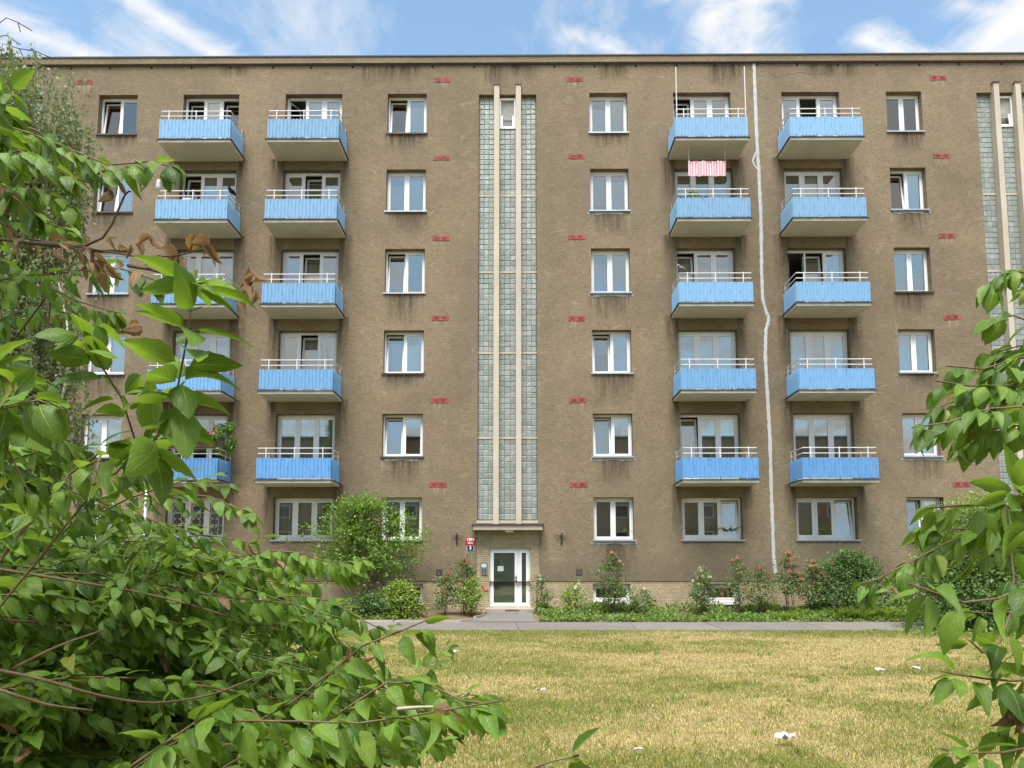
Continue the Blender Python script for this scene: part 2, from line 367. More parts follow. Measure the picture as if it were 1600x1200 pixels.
# ------------------------------------------------------------------ mesh helpers
class MB:
    def __init__(s): s.v = []; s.f = []
    def box(s, x0, x1, y0, y1, z0, z1):
        n = len(s.v)
        s.v += [(x0, y0, z0), (x1, y0, z0), (x1, y1, z0), (x0, y1, z0), (x0, y0, z1), (x1, y0, z1), (x1, y1, z1), (x0, y1, z1)]
        s.f += [[n+i for i in q] for q in ((0, 3, 2, 1), (4, 5, 6, 7), (0, 1, 5, 4), (1, 2, 6, 5), (2, 3, 7, 6), (3, 0, 4, 7))]
        return s
    def quad(s, a, b, c, d):
        n = len(s.v); s.v += [tuple(a), tuple(b), tuple(c), tuple(d)]; s.f.append([n, n+1, n+2, n+3]); return s
    def tube(s, pts, rad, sides=6, cap=True):
        pts = [np.asarray(p, float) for p in pts]; N = len(pts)
        rads = rad if hasattr(rad, '__len__') else [rad]*N
        n0 = len(s.v); up = np.array([0, 0, 1.]); prev = None
        for i, p in enumerate(pts):
            t = pts[min(i+1, N-1)]-pts[max(i-1, 0)]; t = t/(np.linalg.norm(t)+1e-9)
            if prev is None:
                a = np.cross(t, up)
                if np.linalg.norm(a) < .1: a = np.cross(t, np.array([1., 0, 0]))
            else: a = prev-t*(prev@t)
            a = a/(np.linalg.norm(a)+1e-9); b = np.cross(t, a); prev = a
            for k in range(sides):
                w = 2*math.pi*k/sides; s.v.append(tuple(p+(a*math.cos(w)+b*math.sin(w))*rads[i]))
        for i in range(N-1):
            for k in range(sides):
                k2 = (k+1) % sides; A = n0+i*sides
                s.f.append([A+k, A+k2, A+sides+k2, A+sides+k])
        if cap:
            s.f.append([n0+k for k in range(sides)][::-1]); s.f.append([n0+(N-1)*sides+k for k in range(sides)])
        return s
    def lathe(s, prof, seg=12, cx=0, cy=0):
        n0 = len(s.v)
        for r, z in prof:
            for k in range(seg): w = 2*math.pi*k/seg; s.v.append((cx+r*math.cos(w), cy+r*math.sin(w), z))
        for i in range(len(prof)-1):
            for k in range(seg):
                k2 = (k+1) % seg; A = n0+i*seg; s.f.append([A+k, A+k2, A+seg+k2, A+seg+k])
        s.f.append([n0+k for k in range(seg)][::-1]); s.f.append([n0+(len(prof)-1)*seg+k for k in range(seg)])
        return s
    def mesh(s, name, mat, smooth=False):
        m = bpy.data.meshes.new(name); m.from_pydata(s.v, [], s.f); m.materials.append(mat)
        if smooth: m.polygons.foreach_set('use_smooth', [True]*len(m.polygons))
        m.update(); return m
    def build(s, name, mat, parent=None, loc=None, smooth=False):
        return obj(name, s.mesh(name, mat, smooth), parent, loc)
def obj(name, me, parent=None, loc=None, rot=None):
    o = bpy.data.objects.new(name, me); col.objects.link(o); o.parent = parent
    if loc is not None: o.location = loc
    if rot is not None: o.rotation_euler = rot
    return o
def tag(o, label=None, cat=None, group=None, kind=None):
    if label: o['label'] = label
    if cat: o['category'] = cat
    if group: o['group'] = group
    if kind: o['kind'] = kind
    return o
def thing(name, label, cat, loc=(0, 0, 0), group=None):
    o = bpy.data.objects.new(name, None); col.objects.link(o); o.location = loc; o.empty_display_size = .1
    return tag(o, label, cat, group)
def np_mesh(name, V, F, mat, attrs=None, smooth=True):
    """V (n,3), F (m,k) with one k; attrs: name -> (type, domain, array)"""
    me = bpy.data.meshes.new(name); V = np.ascontiguousarray(V, np.float32); F = np.ascontiguousarray(F, np.int32)
    me.vertices.add(len(V)); me.vertices.foreach_set('co', V.ravel())
    me.loops.add(F.size); me.loops.foreach_set('vertex_index', F.ravel())
    me.polygons.add(len(F)); me.polygons.foreach_set('loop_start', np.arange(0, F.size, F.shape[1], dtype=np.int32))
    me.update(calc_edges=True)
    me.polygons.foreach_set('use_smooth', np.full(len(F), smooth))
    for k, (ty, dom, arr) in (attrs or {}).items():
        a = me.attributes.new(k, ty, dom)
        a.data.foreach_set({'FLOAT': 'value', 'FLOAT_VECTOR': 'vector', 'FLOAT_COLOR': 'color'}[ty], np.ascontiguousarray(arr, np.float32).ravel())
    me.materials.append(mat); me.validate(); return me
def leaf_template(ny=6, nx=2, wid=.30, fold=.25, droop=.25, serr=.0, tipw=1.0, twist=0., curl=0.):
    """leaf of length 1 along +Y, normal +Z; returns V, F(quads), LC"""
    V = []; LC = []
    xs = np.linspace(-1, 1, 2*nx+1)
    for i in range(ny+1):
        t = i/ny
        w = wid*(math.sin(math.pi*min(1, t**.72))**.8 if 0 < t < 1 else 0.)*(1-.25*t*tipw)
        if serr and 0 < i < ny: w *= 1+serr*(1 if i % 2 else -1)
        for x in xs:
            z = -droop*t*t+fold*abs(x)*w*1.2-curl*(abs(x)**2)*w*.9
            V.append((x*w+twist*z*t, t*(1-.22*droop*t)+.02*abs(x), z)); LC.append((x, t, 0))
    n = 2*nx+1; F = []
    for i in range(ny):
        for k in range(2*nx): F.append((i*n+k, i*n+k+1, (i+1)*n+k+1, (i+1)*n+k))
    return np.array(V), np.array(F), np.array(LC)
def small_leaf(wid=.32, fold=.15, droop=.15):
    V = np.array([(0, 0, 0), (wid, .45, fold*wid), (0, 1, -droop), (-wid, .45, fold*wid), (0, .45, -droop*.2)])
    F = np.array([(0, 1, 4), (1, 2, 4), (2, 3, 4), (3, 0, 4)])
    return V, F
def frames(dirs, normals):
    """rotation matrices whose Y is dirs and Z is close to normals"""
    y = dirs/np.linalg.norm(dirs, axis=1, keepdims=True)
    x = np.cross(y, normals); ln = np.linalg.norm(x, axis=1, keepdims=True); x = np.where(ln > 1e-4, x/np.maximum(ln, 1e-6), np.array([[1., 0, 0]]))
    z = np.cross(x, y); return np.stack([x, y, z], axis=2)
def scatter(name, tmpl, pos, Rm, scale, mat, parent=None, rnd=None, lc=None, kind='stuff', smooth=True):
    TV, TF = tmpl[0], tmpl[1]; N = len(pos)
    V = pos[:, None, :]+np.einsum('nij,vj->nvi', Rm, TV)*np.asarray(scale).reshape(-1, 1, 1)
    F = (TF[None]+np.arange(N)[:, None, None]*len(TV)).reshape(-1, TF.shape[1])
    if rnd is None: rnd = rng.random(N)
    at = {'rnd': ('FLOAT', 'POINT', np.repeat(rnd, len(TV)))}
    if lc is not None: at['lc'] = ('FLOAT_VECTOR', 'POINT', np.tile(lc, (N, 1)))
    me = np_mesh(name, V.reshape(-1, 3), F, mat, at, smooth)
    o = obj(name, me, parent)
    if kind: o['kind'] = kind
    return o
def vnoise(x, y, seed=0):
    """smooth value noise, numpy"""
    r = np.random.default_rng(seed).random((256, 256)); xi = np.floor(x).astype(int); yi = np.floor(y).astype(int)
    fx = x-xi; fy = y-yi; fx = fx*fx*(3-2*fx); fy = fy*fy*(3-2*fy)
    g = lambda a, b: r[a % 256, b % 256]
    return (g(xi, yi)*(1-fx)+g(xi+1, yi)*fx)*(1-fy)+(g(xi, yi+1)*(1-fx)+g(xi+1, yi+1)*fx)*fy
def fbm(x, y, seed=0, o=4): return sum(vnoise(x*2**i, y*2**i, seed+i)*.5**i for i in range(o))/sum(.5**i for i in range(o))
def unit(v): v = np.asarray(v, float); return v/(np.linalg.norm(v)+1e-9)

# ------------------------------------------------------------------ the ground
def gz(x, y):
    y = np.asarray(y, float)
    return np.where(y > 0, 0., np.where(y > -3, .25*y/3, np.where(y > -5, -.25+.08*(y+3)/2, -.33)))
def dryness(x, y):
    """0 green .. 1 straw, patches of the lawn"""
    n = fbm(x*.42+3, y*.6+11, 5, 5)*.75+fbm(x*1.9, y*2.2, 9, 3)*.35
    far = np.clip((y+7.2)/2.2, 0, 1)                     # the strip along the path stays green
    left = np.clip((-x-.3+(-y-9)*.12)/6, -1., 1)
    return np.clip((n-.46)*3.0+.27-far*.8-left*.30, 0, 1)
def sheet(name, xs, ys, zf, mat, vc=None):
    X, Y = np.meshgrid(xs, ys); Z = zf(X, Y); nx, ny = len(xs), len(ys)
    i = np.arange(nx*ny).reshape(ny, nx)
    F = np.stack([i[:-1, :-1], i[:-1, 1:], i[1:, 1:], i[1:, :-1]], -1).reshape(-1, 4)
    at = {'vc': ('FLOAT_COLOR', 'POINT', vc(X, Y).reshape(-1, 4))} if vc else None
    return tag(obj(name, np_mesh(name, np.stack([X, Y, Z], -1).reshape(-1, 3), F, mat, at)), kind='structure')
def lawn_col(X, Y):
    d = dryness(X, Y)[..., None]
    c = np.array([.19, .19, .055])*(1-d)+np.array([.38, .29, .14])*d
    sp = fbm(X*5, Y*5, 31, 3)[..., None]; c = c*(.55+.8*sp)
    return np.concatenate([c, np.ones_like(d)], -1)
tag(MB().quad((-600, -600, -.62), (600, -600, -.62), (600, 600, -.62), (-600, 600, -.62)).build('ground', M_soil), kind='structure')
sheet('lawn', np.linspace(-34, 34, 273), np.concatenate([np.linspace(-60, -24, 40)[:-1], np.linspace(-24, -4.9, 110)]),
      lambda X, Y: gz(X, Y)+(fbm(X*.5, Y*.5, 3, 3)-.5)*.10*np.clip((-5.0-Y)/1.5, 0, 1)-.003, M_lawn, lawn_col)
sheet('flower_bed', np.linspace(-34, 34, 200), np.linspace(-3.02, .3, 16),
      lambda X, Y: gz(X, Y)+(fbm(X*1.5, Y*1.5, 8, 3)-.5)*.10*np.clip(-Y*2, 0, 1)*np.clip((Y+3.0)*2, 0, 1), M_soil)
pth = tag(bpy.data.objects.new('path', None), kind='structure'); col.objects.link(pth)
xq = -34.; sk1 = 0.
while xq < 34:
    wq = random.choice([1.6, 2.2, 2.9, 3.4]); sk = sk1; sk1 = random.uniform(-.25, .25); n_ = MB(); g0, g1 = -.25+.012, -.33+.012
    a, b_, c_, d_ = (xq+sk, -5.06), (xq+wq-.014+sk1, -5.06), (xq+wq-.014, -2.98), (xq, -2.98)
    dzq = random.uniform(-.004, .006)
    n_.quad((*a, g1+dzq), (*b_, g1+dzq), (*c_, g0+dzq), (*d_, g0+dzq)); n_.quad((*d_, g0-.05), (*c_, g0-.05), (*b_, g1-.05), (*a, g1-.05))
    n_.quad((*a, g1-.05), (*b_, g1-.05), (*b_, g1+dzq), (*a, g1+dzq)); n_.quad((*b_, g1-.05), (*c_, g0-.05), (*c_, g0+dzq), (*b_, g1+dzq)); n_.quad((*d_, g0-.05), (*a, g1-.05), (*a, g1+dzq), (*d_, g0+dzq))
    n_.build('path_slab', M_path, pth); xq += wq
ap = MB()
for i in range(6):                                        # entrance walk, flaring to the left where it meets the path
    y0, y1 = -3.02+.47*i, -3.02+.47*(i+1)
    l = lambda y: -.80-.45*max(0, (-y-1.4)/1.6)**1.5
    r = lambda y: .66+.06*max(0, (-y-1.6)/1.4)
    ap.quad((l(y0), y0, gz(0, y0)+.024), (r(y0), y0, gz(0, y0)+.024), (r(y1), y1, gz(0, y1)+.024), (l(y1), y1, gz(0, y1)+.024))
tag(ap.build('entrance_walk', M_path), kind='structure')
# kerbs along the beds: each stone its own piece
kerb = tag(bpy.data.objects.new('bed_kerb', None), kind='structure'); col.objects.link(kerb)
ks = MB().box(-.48, .48, -.035, .035, -.12, .05).mesh('kerb_stone', M_conc)
for i in range(15):
    x = -16.0+i*1.0
    obj('kerb_stone', ks, kerb, (x, -2.94+random.uniform(-.008, .008), -.24+random.uniform(-.008, .01)), (0, 0, random.uniform(-.012, .012)))
for i, (x, y, a) in enumerate([(-1.22, -2.62, 58), (-.93, -1.85, 72), (-.84, -.95, 88)]):
    obj('kerb_stone', ks, kerb, (x-.05, y, float(gz(0, y))+.0), (0, 0, R_(a)))

# ------------------------------------------------------------------ the apartment building
bld = thing('apartment_building', 'long brown rendered apartment block with blue balconies and glass block stairwells', 'building')
TOPS = [18.32, 15.47, 12.54, 9.60, 6.65, 3.76]
BOTS = [16.83, 13.93, 10.95, 8.08, 5.17, 2.32]
WCOL = {'W0': (-22.1, -20.7), 'W1': (-14.86, -13.47), 'W2': (-4.46, -3.06), 'W3': (2.77, 4.13), 'W4': (13.36, 14.62), 'W5': (20.5, 21.9)}
BCOL = {'B1': (-11.81, -9.80), 'B2': (-8.13, -6.09), 'B3': (5.76, 7.81), 'B4': (9.63, 11.69)}
STAIRS = [-17.92, -.16, 17.6]
ST_Z0, ST_Z1, ST_HW = 2.87, 18.27, 1.025
REV = .24; PL = .925
holes = []
for k in range(6):
    for c, (a, b) in WCOL.items(): holes.append((a, b, BOTS[k], TOPS[k]))
    for c, (a, b) in BCOL.items(): holes.append((a, b, TOPS[k]-2.30 if k < 5 else BOTS[k], TOPS[k]))
for s in STAIRS: holes.append((s-ST_HW, s+ST_HW, ST_Z0, ST_Z1))
BASE = [(-4.36, -3.0), (2.72, 3.97), (6.45, 7.62), (-7.9, -6.7), (-14.6, -13.4)]
for a, b in BASE: holes.append((a, b, .2, .84))
DOORS = []
for s in STAIRS: holes.append((s-.61, s+.78, 0.03, 2.05))
def holed(xa, xb, za, zb, y, hs, depth):
    m = MB(); hs = [h for h in hs if h[1] > xa and h[0] < xb and h[3] > za and h[2] < zb]
    xs = sorted({xa, xb, *[min(max(v, xa), xb) for h in hs for v in h[:2]]}); zs = sorted({za, zb, *[min(max(v, za), zb) for h in hs for v in h[2:]]})
    for i in range(len(xs)-1):
        for j in range(len(zs)-1):
            cx, cz = (xs[i]+xs[i+1])/2, (zs[j]+zs[j+1])/2
            if any(h[0] < cx < h[1] and h[2] < cz < h[3] for h in hs): continue
            m.quad((xs[i], y, zs[j]), (xs[i+1], y, zs[j]), (xs[i+1], y, zs[j+1]), (xs[i], y, zs[j+1]))
    for a, b, c, d in hs:
        y1 = y+depth
        c0, d0 = max(c, za), min(d, zb)
        m.quad((a, y, c0), (a, y, d0), (a, y1, d0), (a, y1, c0)); m.quad((b, y, d0), (b, y, c0), (b, y1, c0), (b, y1, d0))
        if d <= zb: m.quad((a, y, d), (b, y, d), (b, y1, d), (a, y1, d))
        if c >= za: m.quad((b, y, c), (a, y, c), (a, y1, c), (b, y1, c))
    return m
XL, XR = -30., 30.
SUR = 1.06                                                # half width of the tiled door surround
up_holes = [h for h in holes if h[3] > PL+.01 and not (h[2] < .1 and h[3] > 2)]
sur = [(s+.02-SUR, s+.02+SUR, 0, 2.62) for s in STAIRS]
wm = holed(XL, XR, PL, 19.44, 0., up_holes+sur, .30)
wm.build('wall', M_wall, bld)
pm = holed(XL, XR, -.3, PL, .022, [h for h in holes if h[3] < PL]+[(a, b, -.3, PL) for a, b, _, _ in sur], .28)
pm.build('plinth', M_tile, bld)
for (a, b, _, _), s in zip(sur, STAIRS):
    holed(a-.001, b+.001, -.3, 2.63, .03, [(s-.61, s+.78, .03, 2.05)], .22).build('door_surround', M_tile, bld)
shell = MB().box(XL+.02, XR-.02, 3.2, 3.4, -.3, 19.4).box(XL+.02, XL+.25, .35, 3.2, -.3, 19.4).box(XR-.25, XR-.02, .35, 3.2, -.3, 19.4)
shell.build('inner_wall', M_room, bld)
for z in [.96, 3.98-.08, 6.9-.08, 9.84-.08, 12.75-.08, 15.7-.08, 18.5]:
    MB().box(XL+.03, XR-.03, .34, 3.18, z, z+.16).build('floor_slab', M_room, bld)
for x in (-19.3, -16.6, -12.7, -8.95, -5.2, -1.4, 1.1, 5.0, 8.7, 12.5, 16.2, 19.2): MB().box(x-.06, x+.06, .33, 3.17, 0, 19.38).build('partition', M_room, bld)
MB().box(XL, XR, .02, 12, 19.46, 19.62).build('roof_deck', M_roofm, bld)
cor = MB().box(XL, XR, -.09, .3, 19.44, 19.67)
cor.build('cornice', M_conc if False else M_wall, bld)
MB().box(XL-.02, XR+.02, -.12, .32, 19.672, 19.715).build('cornice_flashing', M_roofm, bld)
MB().box(XL, XR, -.05, 0, 19.40, 19.437).build('drip_edge', M_flash, bld)
hm = MB().lathe([(.045, 0), (.045, .05)], 10); hm.v = [(x, -z, y) for x, y, z in hm.v]
hm = hm.mesh('vent_hole', M_hole)
for i in range(29): obj('vent_hole', hm, bld, (-20.3+1.453*i+random.uniform(-.06, .06), .045, 19.335+random.uniform(-.012, .012)))
# crack lines in the render
def strip(pts, wid, y, name, mat, parent, seed=1, th=.012):
    r = np.random.default_rng(seed); pts = np.array(pts, float)
    t = np.linspace(0, len(pts)-1, int(len(pts)*9)); i = np.clip(t.astype(int), 0, len(pts)-2); f = (t-i)[:, None]
    c = pts[i]*(1-f)+pts[i+1]*f; d = np.gradient(c, axis=0); d /= np.linalg.norm(d, axis=1, keepdims=True)+1e-9
    nrm = np.stack([d[:, 1], -d[:, 0]], 1); w = wid*(.5+.2*(r.random(len(c))-.5)); c = c+(r.random((len(c), 1))-.5)*wid*.10*nrm
    m = MB()
    prof = [(-1, 0), (-.72, -.8), (0, -1), (.72, -.8), (1, 0)]
    for (p, n, ww) in zip(c, nrm, w):
        for (a, b) in prof: q = p+n*ww*a; m.v.append((q[0], y+b*th, q[1]))
    for k in range(len(c)-1):
        for j in range(4): A = k*5+j; m.f.append([A, A+1, A+6, A+5])
    return m.build(name, mat, parent, smooth=True)
sp_px = [(1178, 93), (1180, 150), (1182, 200), (1184, 245), (1185.7, 264), (1187, 300), (1189, 340), (1190, 399), (1190, 430), (1192, 468), (1197, 487), (1201, 497), (1200, 506), (1196.7, 516), (1195.8, 560), (1198, 600), (1200, 628), (1203, 685), (1204.5, 740), (1206, 792), (1208, 840), (1209, 870), (1212, 896)]
pts = [(W(x, y, 26)[0], W(x, y, 26)[2]) for x, y in sp_px]
strip(pts, .115, -.001, 'sealed_crack', M_seal, bld, 4, .018)
loop_px = [(1183, 236), (1179.5, 243), (1176.5, 251), (1178, 258), (1182, 263), (1185, 267)]
strip([(W(x, y, 26)[0], W(x, y, 26)[2]) for x, y in loop_px], .07, -.002, 'sealed_crack', M_seal, bld, 5, .016)
loop_px = [(1198, 509), (1195, 516), (1195.5, 526)]
strip([(W(x, y, 26)[0], W(x, y, 26)[2]) for x, y in loop_px], .05, -.002, 'sealed_crack', M_seal, bld, 6, .014)
for p in ([(1200, 112), (1212, 121), (1230, 116), (1252, 113), (1270, 117), (1290, 114), (1298, 118)], [(1180, 135), (1172, 148)], [(1184, 222), (1177, 230)], [(1198, 760), (1192, 762)], [(1190, 398), (1184, 402)]):
    strip([(W(x, y, 26)[0], W(x, y, 26)[2]) for x, y in p], .022, 0., 'hairline_crack', M_dark, bld, len(p)+3, .003)

# ---- windows
_fm = {}
def frame_mesh(w, h, fr, d0, d1, name):
    k = (round(w, 3), round(h, 3), fr, d0, d1, name)
    if k not in _fm:
        _fm[k] = MB().box(-w/2, w/2, d0, d1, 0, fr).box(-w/2, w/2, d0, d1, h-fr, h).box(-w/2, -w/2+fr, d0, d1, fr, h-fr).box(w/2-fr, w/2, d0, d1, fr, h-fr).mesh(name, M_white)
    return _fm[k]
_pm = {}
def pane_mesh(w, h):
    k = (round(w, 3), round(h, 3))
    if k not in _pm: _pm[k] = MB().box(-w/2, w/2, .012, .02, 0, h).mesh('pane', M_glass)
    return _pm[k]
def curtain_mesh(w, z0, z1, mat, seed, amp=.025):
    r = np.random.default_rng(seed); n = max(8, int(w/.03)); x = np.linspace(-w/2, w/2, n)
    ph = np.cumsum(r.random(n)*1.0+.25); y = np.sin(ph)*amp
    V = np.concatenate([np.stack([x, y, np.full(n, z0)], 1), np.stack([x, y*.6, np.full(n, z1)], 1)])
    F = np.array([(i, i+1, n+i+1, n+i) for i in range(n-1)])
    return np_mesh('curtain', V, F, mat)
wseed = [100]
def window(parent, x0, x1, z0, z1, n=2, tilt=(), curt=(), sill=True, y=REV, fr=.055, sf=.06, bars=None, sillmat=None, low=.0, swing=()):
    w, h = x1-x0, z1-z0; cx = (x0+x1)/2
    m = MB(); m.box(-w/2+.004, w/2-.004, 0, .07, .004, fr+low).box(-w/2+.004, w/2-.004, 0, .07, h-fr-.02, h-.004)
    m.box(-w/2+.004, -w/2+fr, 0, .07, fr+low, h-fr-.02).box(w/2-fr, w/2-.004, 0, .07, fr+low, h-fr-.02)
    iw = (w-2*fr); mw = .05; sw = (iw-mw*(n-1))/n; zs0, zs1 = fr+low, h-fr-.02
    for i in range(1, n): xm = -w/2+fr+i*sw+(i-1)*mw; m.box(xm, xm+mw, 0, .07, zs0, zs1)
    fo = m.build('window', M_white, parent, (cx, y, z0))
    for i in range(n):
        xc = -w/2+fr+i*(sw+mw)+sw/2; rot = None; off = (xc, -.006, zs0)
        if i in tilt: rot = (R_(-6.5), 0, 0); off = (xc, .03, zs0)
        if i in swing: rot = (0, 0, R_(62)); off = (xc-sw/2+sw/2*math.cos(R_(62)), .05+sw/2*math.sin(R_(62)), zs0)
        obj('sash', frame_mesh(sw-.004, zs1-zs0-.004, sf, 0, .05, 'sash'), fo, off, rot)
        p = obj('pane', pane_mesh(sw-2*sf-.002, zs1-zs0-2*sf-.006), fo, off, rot)
        dz = Vector((0, .006, sf+.001)); p.location = Vector(off)+(Euler(rot).to_matrix()@dz if rot else dz)
        k = curt[i] if i < len(curt) else 's'
        wseed[0] += 1; rr = random.Random(wseed[0]); yc = (.34 if (i in tilt or i in swing) else .115)+rr.uniform(0, .03)
        if k.isupper(): k = k.lower(); yc = .46
        if k == 's': obj('curtain', curtain_mesh(sw+.03, zs0+.02, zs1*rr.choice([.99, .97, .9, .84, .76]), rr.choice(M_curts), wseed[0], rr.choice([.012, .02, .03, .035])), fo, (xc, yc, 0))
        elif k == 'g': obj('curtain', curtain_mesh(sw+.03, zs0+.02, zs1*.98, M_curt2, wseed[0]), fo, (xc, yc+.02, 0))
        elif k == 'b':
            hb = (zs1-zs0)*rr.uniform(.35, .95)
            obj('blind', MB().box(-sw/2, sw/2, 0, .01, zs1-hb, zs1).mesh('blind', M_blind), fo, (xc, yc, 0))
        elif k == 'h':
            obj('curtain', curtain_mesh(sw+.03, zs0+.02, zs0+(zs1-zs0)*.62, rr.choice(M_curts), wseed[0]), fo, (xc, yc, 0))
    if sill:
        MB().box(-w/2-.05, w/2+.05, -y-.055, -.002, -.03, -.004).box(-w/2-.05, w/2+.05, -y-.055, -y-.043, -.055, -.031).build('sill', sillmat or M_zinc, fo)
    return fo
T = {  # (row, column): (tilted sashes, what hangs behind each sash, swung sashes)
 (0, 'W1'): ((0,), 'sb', ()), (0, 'W2'): ((0,), 'bs', ()), (0, 'W3'): ((), 'ss', ()), (0, 'W4'): ((), 'ss', ()),
 (1, 'W1'): ((0,), 'ns', ()), (1, 'W2'): ((), 'ss', ()), (1, 'W3'): ((), 'bs', ()), (1, 'W4'): ((0,), 'ss', ()),
 (2, 'W2'): ((0,), 'gn', ()), (2, 'W3'): ((), 'ss', ()), (2, 'W4'): ((), 'gn', ()),
 (3, 'W1'): ((), 'ss', ()), (3, 'W2'): ((0,), 'ss', ()), (3, 'W3'): ((0,), 'bs', ()), (3, 'W4'): ((), 'ss', ()),
 (4, 'W2'): ((0,), 'sn', ()), (4, 'W3'): ((0,), 'sg', ()), (4, 'W4'): ((), 'sh', ()),
 (5, 'W2'): ((), 'gg', ()), (5, 'W3'): ((), 'GG', ()), (5, 'W4'): ((0,), 'ng', ()),
 (0, 'B1'): ((0, 2), 'nss', ()), (0, 'B2'): ((), 'nss', (0,)), (0, 'B3'): ((0,), 'nsn', ()), (0, 'B4'): ((), 'sns', (1,)),
 (1, 'B1'): ((0,), 'nbs', ()), (1, 'B2'): ((1,), 'hgs', ()), (1, 'B3'): ((), 'hhn', ()), (1, 'B4'): ((), 'hsh', ()),
 (2, 'B2'): ((1,), 'ngn', ()), (2, 'B3'): ((0,), 'sss', ()), (2, 'B4'): ((1,), 'nbs', (0,)),
 (3, 'B1'): ((), 'nns', ()), (3, 'B2'): ((1,), 'sgs', ()), (3, 'B3'): ((), 'sss', ()), (3, 'B4'): ((), 'sss', ()),
 (4, 'B1'): ((), 'nng', ()), (4, 'B2'): ((), 'ggg', ()), (4, 'B3'): ((0,), 'sgg', ()), (4, 'B4'): ((), 'ggg', ()),
 (5, 'B1'): ((), 'nng', ()), (5, 'B2'): ((), 'ggg', ()), (5, 'B3'): ((2,), 'GGG', ()), (5, 'B4'): ((2,), 'gnn', ()),
}
WIN = {}
for k in range(6):
    for c, (a, b) in WCOL.items():
        t, q, s = T.get((k, c), ((), 'ss', ()))
        WIN[k, c] = window(bld, a, b, BOTS[k], TOPS[k], 2, t, q, swing=s, sillmat=M_flash if (k, c) in [(0, 'W2'), (1, 'W1'), (3, 'W2'), (0, 'W1'), (4, 'W2'), (2, 'W4')] else M_zinc)
    for c, (a, b) in BCOL.items():
        t, q, s = T.get((k, c), ((), 'sss', ()))
        z0 = TOPS[k]-2.30 if k < 5 else BOTS[k]
        WIN[k, c] = window(bld, a, b, z0, TOPS[k], 3, t, q, sill=(k == 5), low=(.0 if k < 5 else .03), fr=.065, sf=.07, swing=s)
for a, b in BASE: window(bld, a, b, .2, .84, 1, (), 'n', y=.2, low=.06, sillmat=M_white)

# ornamental grille of one ground floor window
gx0, gx1 = BCOL['B1']; gw = gx1-gx0; gh = TOPS[5]-BOTS[5]
gm = MB()
for i in range(4):
    x = -gw/2+.05+i*(gw-.1)/3; gm.tube([(x, 0, .02), (x, 0, gh-.02)], .010, 5)
for z in (.03, gh*.34, gh*.64, gh-.03): gm.tube([(-gw/2+.03, 0, z), (gw/2-.03, 0, z)], .009, 5)
cw = (gw-.1)/3
def scroll(cx, cz, s, fx, fz):
    P_ = []
    for k in range(15):
        t = k/14; a = t*3.6; r = s*(1-t*.72); P_.append((cx+fx*(s*.2+r*math.sin(a)*.9), .012, cz+fz*(s*.9-r*math.cos(a))))
    gm.tube(P_, .008, 4)
for i in range(3):
    c_ = -gw/2+.05+(i+.5)*cw
    for cz in (gh*.17, gh*.5, gh*.82):
        for fx in (-1, 1):
            for fz in (-1, 1): scroll(c_+fx*.02, cz, .15, fx, fz)
gm.build('window_grille', M_white, bld, ((gx0+gx1)/2, .12, BOTS[5]), True)

# ---- balconies
BW, BD = 2.46, 1.24
def corrug(w, h, pitch=.121, amp=.021, th=.004):
    n = int(w/pitch*8); x = np.linspace(-w/2, w/2, n+1); y = -np.sin(x/pitch*2*math.pi)*amp
    V = np.concatenate([np.stack([x, y+dy, np.full(n+1, z)], 1) for dy in (0, th) for z in (0, h)]); N = n+1; F = []
    for i in range(n):
        F += [(i, i+1, N+i+1, N+i), (2*N+i+1, 2*N+i, 3*N+i, 3*N+i+1), (N+i, N+i+1, 3*N+i+1, 3*N+i), (i+1, i, 2*N+i, 2*N+i+1)]
    return np_mesh('panel', V, np.array(F), M_blue, None, False)
slab_me = MB().box(-BW/2, BW/2, -BD, .0, 0, .085).mesh('balcony', M_slab)
edge_me = MB().box(-BW/2-.003, BW/2+.003, -BD-.004, -BD+.03, -.002, .072).box(-BW/2-.004, -BW/2+.03, -BD+.031, -.002, -.002, .072).box(BW/2-.03, BW/2+.004, -BD+.031, -.002, -.002, .072).mesh('slab_edge', M_edge)
flash_me = MB().box(-BW/2-.05, BW/2+.05, -BD-.05, -.004, .087, .102).mesh('flashing', M_flash)
fp_me = corrug(BW-.02, .67); spn_me = corrug(BD-.10, .67)
rail_b = MB().box(-BW/2+.03, BW/2-.03, -BD+.045, -BD+.072, -.013, .013).box(-BW/2+.03, -BW/2+.057, -BD+.073, 0, -.013, .013).box(BW/2-.057, BW/2-.03, -BD+.073, 0, -.013, .013)
rail_me = rail_b.mesh('rail', M_rail)
post_me = MB().box(-.014, .014, -.012, .012, 0, 1.115).mesh('post', M_rail)
rv = MB()
for j, zz in enumerate((.62, .34, .05)):
    for i in range(7): x = -BW/2+.2+(i+(.5 if j == 1 else 0))*.335; rv.box(x-.011, x+.011, -.02, -.013, zz-.011, zz+.011)
rv_me = rv.mesh('rivet', M_dark)
BAL = {}
ROWBLUE = [(.215, .385, .56), (.21, .38, .56), (.19, .365, .56), (.155, .335, .555), (.105, .28, .545)]
